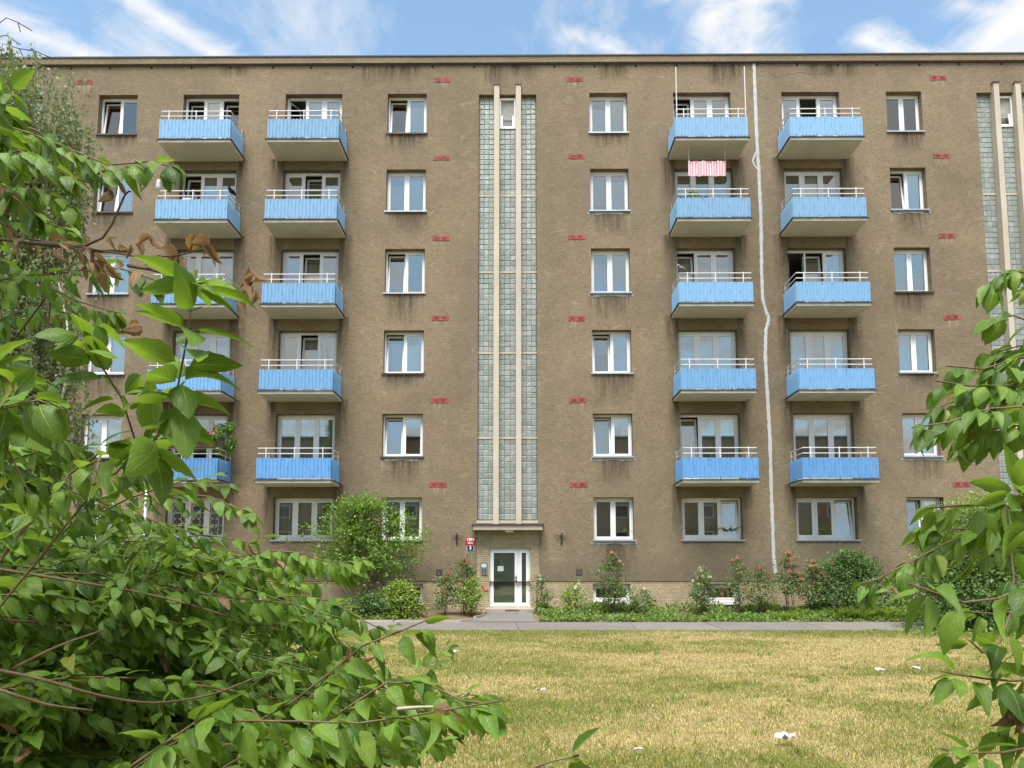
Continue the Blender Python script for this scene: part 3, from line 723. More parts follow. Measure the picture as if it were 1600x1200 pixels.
for c, (a, b) in BCOL.items():
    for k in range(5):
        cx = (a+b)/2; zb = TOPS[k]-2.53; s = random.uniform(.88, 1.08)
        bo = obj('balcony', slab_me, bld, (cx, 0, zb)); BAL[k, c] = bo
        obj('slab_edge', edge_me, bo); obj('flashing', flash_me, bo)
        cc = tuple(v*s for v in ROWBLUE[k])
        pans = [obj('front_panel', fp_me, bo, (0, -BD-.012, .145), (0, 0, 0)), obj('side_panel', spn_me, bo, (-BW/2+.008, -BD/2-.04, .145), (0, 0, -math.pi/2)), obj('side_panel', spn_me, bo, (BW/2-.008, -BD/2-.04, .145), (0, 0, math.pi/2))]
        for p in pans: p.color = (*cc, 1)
        rvo = obj('rivet', rv_me, bo, (0, -BD-.012, .145)); rvo['kind'] = 'stuff'
        for z in (1.15, .97): obj('rail', rail_me, bo, (0, 0, z))
        for x in (-BW/2+.30, 0, BW/2-.30): obj('post', post_me, bo, (x, -BD+.0575, .07))
        for x in (-BW/2+.0475, BW/2-.0475): obj('post', post_me, bo, (x, -.10, .07))
# white poles on one balcony of the top floor
pol = MB().tube([(0, 0, 0), (0, 0, 2.55)], .018, 6).mesh('washing_pole', M_rail)
for s in (-1, 1): obj('washing_pole', pol, BAL[0, 'B3'], (s*(BW/2-.06), -BD+.02, .11))

# ---- stairwell windows of glass blocks
PC, PW = .385, .19
blk = MB()
q = .0922; qi = .076
blk.v = [(-q, .04, -q), (q, .04, -q), (q, .04, q), (-q, .04, q), (-q, 0, -q), (q, 0, -q), (q, 0, q), (-q, 0, q), (-qi, -.012, -qi), (qi, -.012, -qi), (qi, -.012, qi), (-qi, -.012, qi)]
blk.f = [[4, 5, 9, 8], [5, 6, 10, 9], [6, 7, 11, 10], [7, 4, 8, 11], [8, 9, 10, 11], [0, 1, 5, 4], [1, 2, 6, 5], [2, 3, 7, 6], [3, 0, 4, 7]]
blk_me = blk.mesh('glass_block', M_block)
BV = np.array(blk.v); BF = np.array(blk.f)
DIV = [ST_Z0+.10, 5.83, 8.82, 11.73, 14.54, ST_Z1-.07]
for si, s in enumerate(STAIRS):
    fr = MB().box(-ST_HW, ST_HW, .185, .25, 0, ST_Z1-ST_Z0)
    so = fr.build('stair_window', M_mortar, bld, (s, 0, ST_Z0))
    MB().box(-ST_HW-.02, ST_HW+.02, -.05, .184, 0, .10).build('sill', M_pil, so)
    for z in DIV[1:-1]: MB().box(-ST_HW+.002, ST_HW-.002, .118, .184, z-ST_Z0-.035, z-ST_Z0+.035).build('crossbar', M_pil, so)
    for x in (-PC, PC):
        MB().box(x-PW/2, x+PW/2, -.13, .183, -.02 if si == 1 else -.02, 18.56-ST_Z0).build('pilaster', M_pil, so)
        MB().box(x-PW/2-.02, x+PW/2+.02, -.16, -.002, 18.562-ST_Z0, 18.60-ST_Z0).build('pilaster_cap', M_flash, so)
    cells = []
    for x0, x1 in ((-ST_HW+.01, -PC-PW/2), (-PC+PW/2, PC-PW/2), (PC+PW/2, ST_HW-.01)):
        for d in range(5):
            za, zb = DIV[d]+.035, DIV[d+1]-.035
            n = round((zb-za)/.193); hz = (zb-za)/n; wx = (x1-x0)/3
            for r in range(n):
                for cI in range(3):
                    zc = za+(r+.5)*hz
                    if abs((x0+x1)/2) < .05 and zc > 17.02: continue
                    cells.append((x0+(cI+.5)*wx, zc-ST_Z0, wx/.19, hz/.19))
    cells.sort(key=lambda c: c[1])
    own = cells[:300] if si == 1 else []
    for x, z, sx, sz in own:
        o = obj('glass_block', blk_me, so, (x, .145, z), (random.gauss(0, .022), random.gauss(0, .01), random.gauss(0, .022))); o.scale = (sx, 1, sz)
    rest = cells[len(own):]
    VV = []; FF = []; rn = []
    for i, (x, z, sx, sz) in enumerate(rest):
        Rm = np.array(Euler((random.gauss(0, .022), random.gauss(0, .01), random.gauss(0, .022))).to_matrix())
        VV.append((BV*np.array([sx, 1, sz]))@Rm.T+np.array([x, .145, z])); FF.append(BF+i*12); rn += [random.random()]*12
    ro = obj('glass_block_field', np_mesh('glass_block_field', np.concatenate(VV), np.concatenate(FF), M_block, {'rnd': ('FLOAT', 'POINT', np.array(rn))}, False), so); ro['kind'] = 'stuff'
    window(bld, s-PC+PW/2+.004, s+PC-PW/2-.004, 17.04, 18.2, 1, (0,), 'b', sill=False, y=.10, fr=.05, sf=.06)

# ---- red ventilation bricks with their lime runs
vx = {-2.51: 0, 2.27: 0, 15.23: 0, -15.44: 0}
VZ = [18.83, 15.91, 12.94, 10.02, 7.11, 4.19]
v_me = MB().box(-.29, .29, -.014, .02, -.085, .085).mesh('vent_brick', M_red)
sl = MB()
for cx_ in (-.13, .13):
    for z in (-.035, 0, .035): sl.box(cx_-.075, cx_+.075, -.018, -.0145, z-.008, z+.008)
sl_me = sl.mesh('vent_grille', M_dark)
st_me = MB().quad((-.34, 0, -.62), (.34, 0, -.62), (.34, 0, 0), (-.34, 0, 0)).mesh('lime_stain', M_stain)
for x in vx:
    for k, z in enumerate(VZ):
        xx = x+random.uniform(-.03, .03)
        vo = obj('vent_brick', v_me, bld, (xx, -.002, z+random.uniform(-.02, .02)), (0, random.uniform(-.02, .02), 0)); obj('vent_grille', sl_me, vo)
        o = obj('lime_stain', st_me, vo, (0, -.002, -.086)); o.scale = (1, 1, random.uniform(.5, 1.1))
def stain(x, z, w, h): o = obj('lime_stain', st_me, bld, (x, -.003, z)); o.scale = (w/.68, 1, h/.62)
stain(-1.87, 2.28, .2, .95); stain(1.67, 2.28, .18, .75); stain(-1.40, 1.93, .42, .95); stain(-2.47, 1.12, .25, .3); stain(2.26, 1.15, .25, .3)
for (k, c) in ((0, 'W3'), (1, 'W3'), (0, 'W2'), (2, 'W3'), (4, 'W2'), (3, 'W2'), (1, 'W2'), (2, 'W2'), (1, 'W4')):
    a, b = WCOL[c]
    for x in (a+.02, b-.02): stain(x+random.uniform(-.05, .05), BOTS[k]-.06, random.uniform(.16, .3), random.uniform(.4, 1.1))
so_me = MB().quad((-.5, 0, -1), (.5, 0, -1), (.5, 0, 0), (-.5, 0, 0)).mesh('soot_run', M_soot)
def soot(x, z, w, h, dy=-.0022): o = obj('soot_run', so_me, bld, (x, dy, z)); o.scale = (w, 1, h)
for c, (a, b) in BCOL.items():
    for k in range(5):
        zb = TOPS[k]-2.53
        for sg in (-1, 1): soot((a+b)/2+sg*(BW/2-.02), zb+.08, random.uniform(.35, .7), random.uniform(.9, 2.0))
for c, (a, b) in WCOL.items():
    for k in range(6): soot((a+b)/2+random.uniform(-.15, .15), BOTS[k]-.06, (b-a)*random.uniform(.8, 1.15), random.uniform(.5, 1.2))
for i in range(11): soot(random.uniform(-19, 19), 19.38, random.uniform(.5, 1.6), random.uniform(.4, .95), -.0016)
# pale mortar patches where windows were replaced
for (k, c) in ((1, 'W3'), (4, 'W2'), (4, 'W3'), (4, 'W4'), (2, 'W3'), (1, 'W4'), (5, 'W3')):
    a, b = WCOL[c]; z = BOTS[k]-.085
    r = np.random.default_rng(k*7+int(a*3) % 5+9); n = 26; xs = np.linspace(a-.10, b+.10, n); lo = -.045-.05*r.random(n)*np.sin(np.linspace(.2, 3, n)*2)**2; m = MB()
    for i in range(n-1): m.quad((xs[i], -.003, z+lo[i]), (xs[i+1], -.003, z+lo[i+1]), (xs[i+1], -.003, z+.02), (xs[i], -.003, z+.02))
    m.build('mortar_patch', M_mortar, bld)

# ---- entrance
for s in STAIRS:
    cn = MB().box(s-1.14, s+1.18, -.40, .16, 2.63, 2.80).build('canopy', M_conc, bld)
    MB().box(s-1.19, s+1.23, -.45, .0, 2.803, 2.83).build('canopy_flashing', M_flash, cn)
    MB().box(s-.06, s+.20, -.34, -.16, 2.56, 2.628).build('canopy_lamp', M_slab, cn)
    MB().box(s-.72, s+.88, -.42, .20, -.16, .028).build('step', M_conc, bld)
    dr = MB(); x0, x1 = s-.61, s+.78
    dr.box(x0+.004, x0+.05, 0, .07, .004, 2.01).box(x1-.05, x1-.004, 0, .07, .004, 2.01).box(x0+.051, x1-.051, 0, .07, 1.95, 2.01).box(x0+.051, x1-.051, 0, .07, .004, .05)
    dr.box(x0+.955, x0+1.0, 0, .07, .051, 1.949)
    do = dr.build('entrance_door', M_white, bld, (0, .15, .03))
    for (a, b) in ((x0+.052, x0+.953), (x0+1.002, x1-.052)):
        w = b-a; leaf = MB().box(a, a+.095, -.02, .05, .052, 1.948).box(b-.095, b, -.02, .05, .052, 1.948).box(a+.096, b-.096, -.02, .05, 1.85, 1.948).box(a+.096, b-.096, -.02, .05, .052, .17)
        leaf.build('door_leaf', M_white, do)
        MB().box(a+.094, b-.094, .01, .02, .168, 1.852).build('pane', M_dglass, do)
        for z in (.25, 1.0, 1.75): MB().box((a if a < s else b-.02)-.002, (a+.02 if a < s else b)+.002, -.045, -.0205, z-.05, z+.05).build('hinge', M_white, do)
    hx = x0+.953-.045
    MB().box(hx-.02, hx+.02, -.03, -.0205, .86, 1.08).box(hx-.012, hx+.012, -.075, -.0305, .995, 1.02).box(hx-.10, hx+.012, -.09, -.0755, .993, 1.022).build('handle', M_dark, do)
s = STAIRS[1]
tag(MB().box(-.22, .24, -.75, -.47, float(gz(0, -.6))+.026, float(gz(0, -.6))+.045).build('foot_grate', M_dark), 'dark metal foot grate in front of the entrance step', 'grate')
tag(MB().box(s-.61+.28, s-.61+.48, -.004, -.001, 0, .17).build('paper_notice', M_paper, None, (0, .157, 1.26)), 'white paper notice taped inside the wide door pane', 'notice')
tag(MB().box(.475, .535, -.004, -.001, 0, .17).build('paper_notice', M_paper, None, (0, .157, 1.30)), 'small white notice taped to the narrow sidelight pane', 'notice')
ic = thing('intercom_panel', 'grey door intercom with pale screen on tiled door surround', 'intercom', (-.95, .03, 1.14))
MB().box(-.115, .115, -.035, -.001, 0, .40).build('casing', M_grey, ic)
MB().box(-.085, .085, -.039, -.0355, .25, .365).build('screen', M_screen, ic)
for i in range(3):
    for j in range(2): MB().box(-.06+j*.09, -.02+j*.09, -.041, -.0355, .05+i*.055, .085+i*.055).build('button', M_dark, ic)
def text_mesh(body, size, mat, parent, loc, sx=1., bold=0.):
    cu = bpy.data.curves.new('t', 'FONT'); cu.body = body; cu.size = size; cu.align_x = 'CENTER'; cu.align_y = 'CENTER'; cu.extrude = .002; cu.offset = bold
    o = bpy.data.objects.new('t', cu); col.objects.link(o); dg = bpy.context.evaluated_depsgraph_get(); dg.update()
    me = bpy.data.meshes.new_from_object(o.evaluated_get(dg)); bpy.data.objects.remove(o)
    me.name = 'lettering'; me.materials.clear(); me.materials.append(mat)
    n = obj('lettering', me, parent, loc, (R_(90), 0, 0)); n.scale = (sx, 1, 1); return n
pl = thing('house_number_plate', 'red enamel plate with white number 1384 beside the entrance', 'sign', (-1.41, 0, 2.14))
MB().box(-.165, .165, -.016, -.001, 0, .27).build('plate', M_redsign, pl)
text_mesh('1384', .135, M_ink, pl, (0, -.018, .185), 1.0, .004)
MB().box(-.095, .095, -.0185, -.0165, .085, .102).build('lettering', M_ink, pl); MB().box(-.085, .10, -.0185, -.0165, .045, .062).build('lettering', M_ink, pl)
pl = thing('street_number_plate', 'small navy enamel plate with white number 3 below red plate', 'sign', (-1.41, 0, 1.955))
MB().box(-.105, .105, -.016, -.001, 0, .165).build('plate', M_navy, pl); MB().box(-.118, .118, -.006, -.0005, -.012, .177).build('plate_rim', M_ink, pl)
text_mesh('3', .15, M_ink, pl, (0, -.018, .083), 1.1, .006)
for x, lb in ((-1.87, 'rusty flag holder bracket on wall beside the number plates'), (1.67, 'rusty flag holder bracket on wall away from the number plates')):
    fh = thing('flag_holder', lb, 'bracket', (x, 0, 2.16), 'flag holders either side of the canopy')
    MB().box(-.03, .03, -.02, -.001, 0, .38).build('back_plate', M_dark, fh)
    MB().tube([(-.20, -.10, .29), (-.05, -.06, .33), (.05, -.06, .33), (.20, -.10, .29)], .02, 6).build('crossbar', M_dark, fh)
    MB().tube([(0, -.03, .02), (0, -.10, .36)], .022, 8).build('socket', M_dark, fh)
for x in (-2.46, 2.26, 13.0, -13.0):
    vo = MB().box(-.105, .105, -.012, .01, -.105, .105).build('wall_vent', M_dark, bld, (x, -.001, 1.23))
    MB().box(-.075, .075, -.014, -.0125, -.075, .075).build('vent_mesh', M_flash, vo)
# red spray marks on the plinth tiles
for pp in ([(-2.42, .52), (-2.36, .72), (-2.27, .50), (-2.18, .68), (-2.08, .55)], [(-2.38, .28), (-2.34, .42)], [(-1.02, .78), (-.93, .62), (-.80, .60)], [(-1.32, .60), (-1.22, .59)], [(-1.52, .72), (-1.44, .70)]):
    strip([(x, z) for x, z in pp], .05, .019 if pp[0][0] < -1.1 else .019, 'spray_mark', M_graf, bld, 3, .0015)

# ------------------------------------------------------------------ block across the lawn, seen only in the window panes
ob = thing('opposite_apartment_block', 'tan apartment block across the lawn that the lower window panes reflect', 'building', (0, -64, -.6))
MB().box(-45, 45, -10, 0, 0, 17.5).build('wall', M_opp, ob)
MB().box(-45.3, 45.3, -10.3, .3, 17.51, 17.8).build('roof', M_roofm, ob)
wm_ = MB().box(-.8, .8, .004, .06, 0, 1.5).mesh('window', M_white); gm_ = MB().box(-.7, .7, .061, .07, .1, 1.4).mesh('pane', M_oppw)
for k in range(5):
    for i in range(16):
        o = obj('window', wm_, ob, (-37.5+5*i, 0, 1.9+3.1*k)); obj('pane', gm_, o)

# ------------------------------------------------------------------ plants: common builders
def catmull(P, step=.03):
    P = [np.asarray(p, float) for p in P]; P = [2*P[0]-P[1]]+P+[2*P[-1]-P[-2]]; out = []
    for i in range(1, len(P)-2):
        n = max(2, int(np.linalg.norm(P[i+1]-P[i])/step))
        for k in range(n):
            t = k/n; a, b, c, d = P[i-1], P[i], P[i+1], P[i+2]
            out.append(.5*((2*b)+(-a+c)*t+(2*a-5*b+4*c-d)*t*t+(-a+3*b-3*c+d)*t**3))
    out.append(P[-2]); return np.array(out)
class Leaves:
    def __init__(s): s.p = []; s.d = []; s.n = []; s.s = []; s.k = []
    def add(s, p, d, n, sc, k): s.p.append(p); s.d.append(d); s.n.append(n); s.s.append(sc); s.k.append(k)
def leaf_along(L, c, t0, sp, size, hang=.7, dead=False, r=None, spread=.6, tipclose=.6, az=None):
    """opposite pairs of leaves along the curve c from fraction t0 on"""
    seg = np.linalg.norm(np.diff(c, axis=0), axis=1); cum = np.concatenate([[0], np.cumsum(seg)]); tot = cum[-1]
    q = t0*tot; a = r.random()*6.28 if az is None else az
    while q < tot:
        i = min(np.searchsorted(cum, q), len(c)-2); p = c[i]; t = unit(c[min(i+1, len(c)-1)]-c[max(i-1, 0)])
        u = unit(np.cross(t, [0, 0, 1.]) if abs(t[2]) < .95 else np.cross(t, [1., 0, 0])); v = np.cross(u, t)
        f = q/tot
        for sgn in (0, math.pi):
            if r.random() < .06: continue
            w = a+sgn+r.normal(0, .25); side = u*math.cos(w)+v*math.sin(w)
            d = unit(side*spread+t*(.35+.35*f)+np.array([0, 0, -hang])+r.normal(0, .16, 3))
            n = unit(side*.75+np.array([0, -.15, .75])+r.normal(0, .22, 3))
            sz = size*(1-.45*max(0, f-.75)/.25*tipclose)*r.uniform(.72, 1.15)
            L.add(p+d*.012, d, n, sz, 'dead' if dead or r.random() < .004 else 'green')
        a += math.pi/2+r.normal(0, .3); q += sp*r.uniform(.7, 1.3)*(1-.35*f)
TEM = [leaf_template(8, 2, .265, .30, .22, .05, 1., .1), leaf_template(8, 2, .30, .18, .40, .05, .8, -.15, .3), leaf_template(8, 2, .235, .45, .30, .06, 1.1, .2),
       leaf_template(8, 2, .33, .12, .55, .04, .7, .0, .6), leaf_template(8, 2, .28, .30, .05, .05, 1., -.2), leaf_template(8, 2, .25, .6, .75, .05, 1., .35)]
TEMD = [leaf_template(8, 2, .22, .9, .35, .1, .8, .5, -.5), leaf_template(8, 2, .26, .7, .2, .12, .8, -.7, .9)]
def emit_leaves(L, bush, r, nmax=300, mat=None):
    p = np.array(L.p); d = np.array(L.d); n = np.array(L.n); sc_ = np.array(L.s); k = np.array(L.k); N = len(p)
    Rm = frames(d, n); q = p-CAM; z = q@_F; X = 800+FPX*(q@_R)/np.maximum(z, .05); Y = YP-FPX*(q@_U)/np.maximum(z, .05)
    rank = np.where((z > .15) & (X > -20) & (X < 1620) & (Y > -20) & (Y < 1220), sc_/np.maximum(z, .1), 0)
    big = set(np.argsort(-rank)[:nmax][rank[np.argsort(-rank)[:nmax]] > 0].tolist())
    te = r.integers(0, len(TEM), N)
    meshes = [np_mesh('leaf', t[0], t[1], ML_hero, {'lc': ('FLOAT_VECTOR', 'POINT', t[2])}) for t in TEM]
    dmesh = [np_mesh('withered_leaf', t[0], t[1], ML_dead, {'lc': ('FLOAT_VECTOR', 'POINT', t[2])}) for t in TEMD]
    for i in sorted(big):
        dd = k[i] == 'dead'; o = obj('withered_leaf' if dd else 'leaf', dmesh[i % 2] if dd else meshes[te[i]], bush)
        M = Matrix(Rm[i].tolist()).to_4x4()@Matrix.Scale(float(sc_[i]), 4); M.translation = Vector(p[i]-np.array(bush.location)); o.matrix_local = M
    rest = np.array([i for i in range(N) if i not in big], int)
    off = np.array(bush.location)
    for kind, T_, mt, nm in (('green', TEM, ML_hero, 'foliage'), ('dead', TEMD, ML_dead, 'withered_foliage')):
        V = []; F = []; A = []; C = []; base = 0
        for j, t in enumerate(T_):
            s_ = rest[(k[rest] == kind) & (te[rest] % len(T_) == j)]
            if not len(s_): continue
            vv = p[s_][:, None]-off+np.einsum('nij,vj->nvi', Rm[s_], t[0])*sc_[s_][:, None, None]
            ff = (t[1][None]+np.arange(len(s_))[:, None, None]*len(t[0])).reshape(-1, 4)+base
            V.append(vv.reshape(-1, 3)); F.append(ff); A.append(np.repeat(r.random(len(s_)), len(t[0]))); C.append(np.tile(t[2], (len(s_), 1))); base += len(s_)*len(t[0])
        if V:
            o = obj(nm, np_mesh(nm, np.concatenate(V), np.concatenate(F), mt, {'rnd': ('FLOAT', 'POINT', np.concatenate(A)), 'lc': ('FLOAT_VECTOR', 'POINT', np.concatenate(C))}), bush); o['kind'] = 'stuff'
def in_poly(x, y, P):
    c = False; j = len(P)-1
    for i in range(len(P)):
        if (P[i][1] > y) != (P[j][1] > y) and x < (P[j][0]-P[i][0])*(y-P[i][1])/(P[j][1]-P[i][1])+P[i][0]: c = not c
        j = i
    return c
def branch_obj(c, r0, r1, mat, bush, sides=5):
    off = np.array(bush.location); n = len(c); rr = [r0+(r1-r0)*i/(n-1) for i in range(n)]
    s_ = max(1, n//28); idx = list(range(0, n, s_)); idx = idx if idx[-1] == n-1 else idx+[n-1]
    return MB().tube([c[i]-off for i in idx], [rr[i] for i in idx], sides).build('branch', mat, bush, smooth=True)

# ------------------------------------------------------------------ the forsythia on the left, close to the camera
rb = np.random.default_rng(21)
base_l = np.array([-2.35, -23.2, -.33])
bush_l = thing('forsythia_bush', 'large arching forsythia bush with big drooping leaves at lawn edge', 'bush', tuple(base_l))
LL = Leaves()
poly = [(-120, 670), (20, 700), (120, 765), (220, 815), (300, 830), (380, 850), (450, 872), (545, 880), (530, 935), (565, 980), (590, 1040), (650, 1065), (720, 1085), (755, 1110), (740, 1150), (700, 1260), (-120, 1260)]
nb = 0
TWG = MB()
while nb < 150:
    x = rb.uniform(-120, 760) if nb < 110 else rb.uniform(330, 745); y = rb.uniform(655, 1260) if nb < 110 else rb.uniform(960, 1255)
    if not in_poly(x, y, poly): continue
    d = rb.uniform(2.1, 4.3) if x < 500 else rb.uniform(2.0, 3.2)
    tip = W(x, y, d); b = np.array([-2.5+rb.normal(0, .5), -26+d*.75+.5+rb.normal(0, .35), -.35])
    mid = b*.45+tip*.55; mid[2] = max(tip[2], .5)+rb.uniform(.02, .22)
    q1 = b*.8+tip*.2; q1[2] = mid[2]*.62+.0
    c = catmull([b, q1, mid, tip]); L_ = np.linalg.norm(tip-b)
    branch_obj(c, .0055, .0016, M_gbark if rb.random() < .6 else M_bark, bush_l)
    leaf_along(LL, c, .22, .036, rb.uniform(.056, .086), rb.uniform(.35, 1.0), r=rb)
    nb += 1
    for _ in range(6):                                     # short side twigs fill the mass
        i0 = int(len(c)*rb.uniform(.35, .97)); i0 = min(i0, len(c)-2); tdir = unit(c[i0+1]-c[i0-1])
        dv = unit(tdir*.6+rb.normal(0, .75, 3)+np.array([0, -.1, .22])); ln = rb.uniform(.12, .32)
        tc_ = catmull([c[i0], c[i0]+dv*ln*.55+np.array([0, 0, .015]), c[i0]+dv*ln+np.array([0, 0, -.03])])
        TWG.tube([q_-base_l for q_ in tc_[::3]]+[tc_[-1]-base_l], .0016, 4, False)
        leaf_along(LL, tc_, .12, .034, rb.uniform(.046, .078), rb.uniform(.0, .8), r=rb, spread=.9)
tag(TWG.build('twig', M_gbark, bush_l), kind='stuff')
def hero(L, bush, px, base, size, sp=.05, t0=.3, hang=.6, dead=False, r0=.0052, mat=M_bark, r=rb, spread=.75, az=None, tipclose=.6):
    P = [np.asarray(base, float)] if base is not None else []
    P += [W(*p) for p in px]; c = catmull(P); branch_obj(c, r0, .0018, mat, bush)
    leaf_along(L, c, t0, sp, size, hang, dead, r, spread, az=az, tipclose=tipclose); return c
def frac_of(base, px):   # fraction of the length at the first listed point
    P = [np.asarray(base, float)]+[W(*p) for p in px]; c = catmull(P); a = np.linalg.norm(np.diff(catmull(P[:2]), axis=0), axis=1).sum(); return a/np.linalg.norm(np.diff(c, axis=0), axis=1).sum()
BL = (-2.3, -24.0, -.35)
H = [
 ([(-80, 330, 1.6), (-20, 250, 1.55), (30, 235, 1.5), (80, 255, 1.5), (120, 290, 1.5)], .078, .034, .8),
 ([(-80, 260, 1.9), (-20, 190, 1.85), (20, 190, 1.8), (60, 205, 1.8), (95, 235, 1.8)], .074, .034, .8),
 ([(-100, 380, 1.8), (-20, 290, 1.7), (30, 310, 1.65), (70, 350, 1.65)], .076, .034, .8),
 ([(-120, 640, 2.4), (-20, 560, 2.3), (40, 570, 2.2), (90, 610, 2.2)], .07, .04, .8),
 ([(-120, 700, 2.2), (-10, 620, 2.1), (50, 650, 2.0), (110, 700, 2.0), (150, 760, 1.95)], .075, .04, .7),
  # pixel, pixel, metres: sprays that rise out of the bush
 ([(-60, 300, 1.75), (0, 205, 1.7), (95, 228, 1.65), (170, 258, 1.6), (235, 252, 1.55), (275, 262, 1.5)], .072, .036, .75),
 ([(-80, 340, 1.9), (-10, 210, 1.9), (50, 215, 1.85), (110, 240, 1.85), (150, 270, 1.8)], .07, .036, .8),
 ([(-70, 400, 1.8), (10, 300, 1.75), (70, 300, 1.7), (120, 330, 1.7)], .072, .036, .8),
 ([(-60, 420, 2.0), (20, 345, 2.0), (80, 350, 2.0), (140, 372, 2.0)], .07, .042, .8),
 ([(-80, 520, 1.9), (0, 442, 1.8), (90, 428, 1.75), (175, 418, 1.7), (250, 440, 1.65)], .07, .042, .7),
 ([(-80, 470, 2.1), (0, 410, 2.0), (60, 440, 1.95), (120, 470, 1.9), (190, 490, 1.85)], .072, .044, .8),
 ([(-60, 560, 2.2), (0, 500, 2.1), (50, 480, 2.1), (110, 490, 2.0)], .07, .045, .9),
 ([(60, 800, 1.75), (150, 760, 1.6), (215, 700, 1.5), (190, 622, 1.45), (150, 560, 1.4), (116, 500, 1.38)], .098, .042, .35),
 ([(120, 800, 1.7), (215, 720, 1.5), (262, 655, 1.42), (285, 570, 1.38), (298, 490, 1.35), (303, 418, 1.34)], .125, .036, .42),
 ([(-60, 760, 1.5), (0, 640, 1.4), (60, 625, 1.35), (95, 640, 1.35)], .10, .07, .3),
 ([(-90, 700, 1.5), (-20, 660, 1.45), (20, 720, 1.45), (55, 790, 1.45)], .09, .055, .5),
 ([(-20, 900, 1.8), (60, 800, 1.7), (120, 735, 1.65), (180, 715, 1.6), (215, 740, 1.6)], .078, .05, .7),
 ([(40, 900, 2.2), (160, 800, 2.1), (260, 760, 2.0), (330, 745, 2.0), (372, 770, 2.0)], .062, .05, .4),
 ([(60, 960, 2.6), (200, 800, 2.5), (300, 772, 2.4), (360, 790, 2.35), (402, 805, 2.3)], .068, .042, .6),
 ([(80, 1040, 2.4), (240, 860, 2.3), (340, 838, 2.2), (398, 850, 2.2), (410, 826, 2.2)], .06, .055, .3),
 ([(240, 1180, 1.75), (420, 1120, 1.65), (580, 1000, 1.6), (640, 985, 1.55), (668, 968, 1.55)], .08, .052, .6),
 ([(300, 1230, 1.7), (460, 1160, 1.6), (620, 1060, 1.55), (700, 1090, 1.5), (765, 1100, 1.45)], .078, .040, .85),
 ([(200, 1200, 1.6), (380, 1130, 1.5), (560, 1130, 1.45), (690, 1110, 1.4), (782, 1095, 1.38)], .082, .042, .7),
 ([(160, 1000, 2.8), (320, 890, 2.7), (440, 860, 2.6), (520, 880, 2.55), (575, 872, 2.5)], .075, .036, .95),
 ([(160, 1060, 2.6), (340, 960, 2.5), (480, 930, 2.4), (560, 965, 2.4), (598, 985, 2.4)], .075, .04, .9),
 ([(420, 1300, 1.5), (600, 1255, 1.4), (760, 1225, 1.35), (860, 1190, 1.3), (905, 1180, 1.3)], .09, .05, .5),
]
for px, sz, sp, hg in H:
    fr_ = frac_of(BL, px); t0_ = fr_+(1-fr_)*.5 if (sz >= .09 and px[0][0] > 0 and px[0][1] < 900) else fr_*.94   # bare foot of the tall shoots
    hero(LL, bush_l, px, BL, sz, sp, t0_, hg)
# withered sprays
Hd = [([(-60, 420, 1.7), (0, 374, 1.65), (90, 380, 1.6), (160, 392, 1.58), (220, 402, 1.55), (290, 398, 1.5), (322, 388, 1.48)], .048, .13),
      ([(0, 374, 1.65), (100, 385, 1.6), (160, 372, 1.6), (195, 305, 1.6), (205, 300, 1.6)], .03, .3),
      ([(200, 415, 1.55), (250, 425, 1.52), (290, 445, 1.5), (325, 462, 1.5)], .05, .12),
      ([(-40, 300, 1.8), (40, 265, 1.75), (90, 272, 1.72), (140, 285, 1.7)], .035, .2),
      ([(60, 380, 1.6), (105, 385, 1.55), (125, 395, 1.55), (135, 420, 1.55)], .045, .09),
      ([(0, 560, 2.), (80, 520, 1.9), (130, 560, 1.8)], .03, .4)]
for i, (px, sz, sp) in enumerate(Hd):
    fr_ = frac_of(BL, px) if i in (0, 3, 5) else 0
    hero(LL, bush_l, px, BL if i in (0, 3, 5) else None, sz, sp, max(fr_, .1), .5, True, .0042, M_dbark, spread=.9)
for (x, y, d) in ((205, 385, 1.55), (240, 372, 1.52), (262, 378, 1.52), (300, 372, 1.48), (318, 380, 1.47), (325, 376, 1.48), (250, 388, 1.5), (395, 440, 1.4), (390, 430, 1.4), (400, 448, 1.4), (215, 500, 1.5), (225, 510, 1.5), (160, 420, 1.6), (150, 410, 1.6), (120, 400, 1.6), (555, 1020, 2.0), (565, 1024, 2.0), (430, 872, 2.3), (178, 300, 1.6), (186, 296, 1.6)):
    for j in range(2):
        p = W(x+rb.normal(0, 5), y+rb.normal(0, 5), d); LL.add(p, unit([rb.normal(0, .5), rb.normal(0, .5), -.7+rb.normal(0, .4)]), unit(rb.normal(0, 1, 3)), rb.uniform(.032, .050), 'dead')
# bare woody stems crossing the bush
for px in ([(-60, 880, 2.0), (140, 912, 2.0), (260, 935, 2.05), (375, 968, 2.1), (440, 985, 2.1)], [(-40, 1040, 1.7), (60, 1060, 1.7), (150, 1085, 1.75), (240, 1098, 1.8), (330, 1085, 1.85), (400, 1058, 1.9)],
           [(-60, 1070, 1.6), (0, 1078, 1.6), (70, 1100, 1.65), (145, 1110, 1.7)], [(20, 1045, 1.9), (90, 1010, 1.9), (160, 985, 1.95)], [(620, 1108, 1.5), (655, 1105, 1.5), (690, 1104, 1.5)]):
    c = catmull([W(*p) for p in px]); branch_obj(c, .0044, .0022, M_bark if px[0][0] < 500 else M_conc, bush_l)
emit_leaves(LL, bush_l, rb, 300)

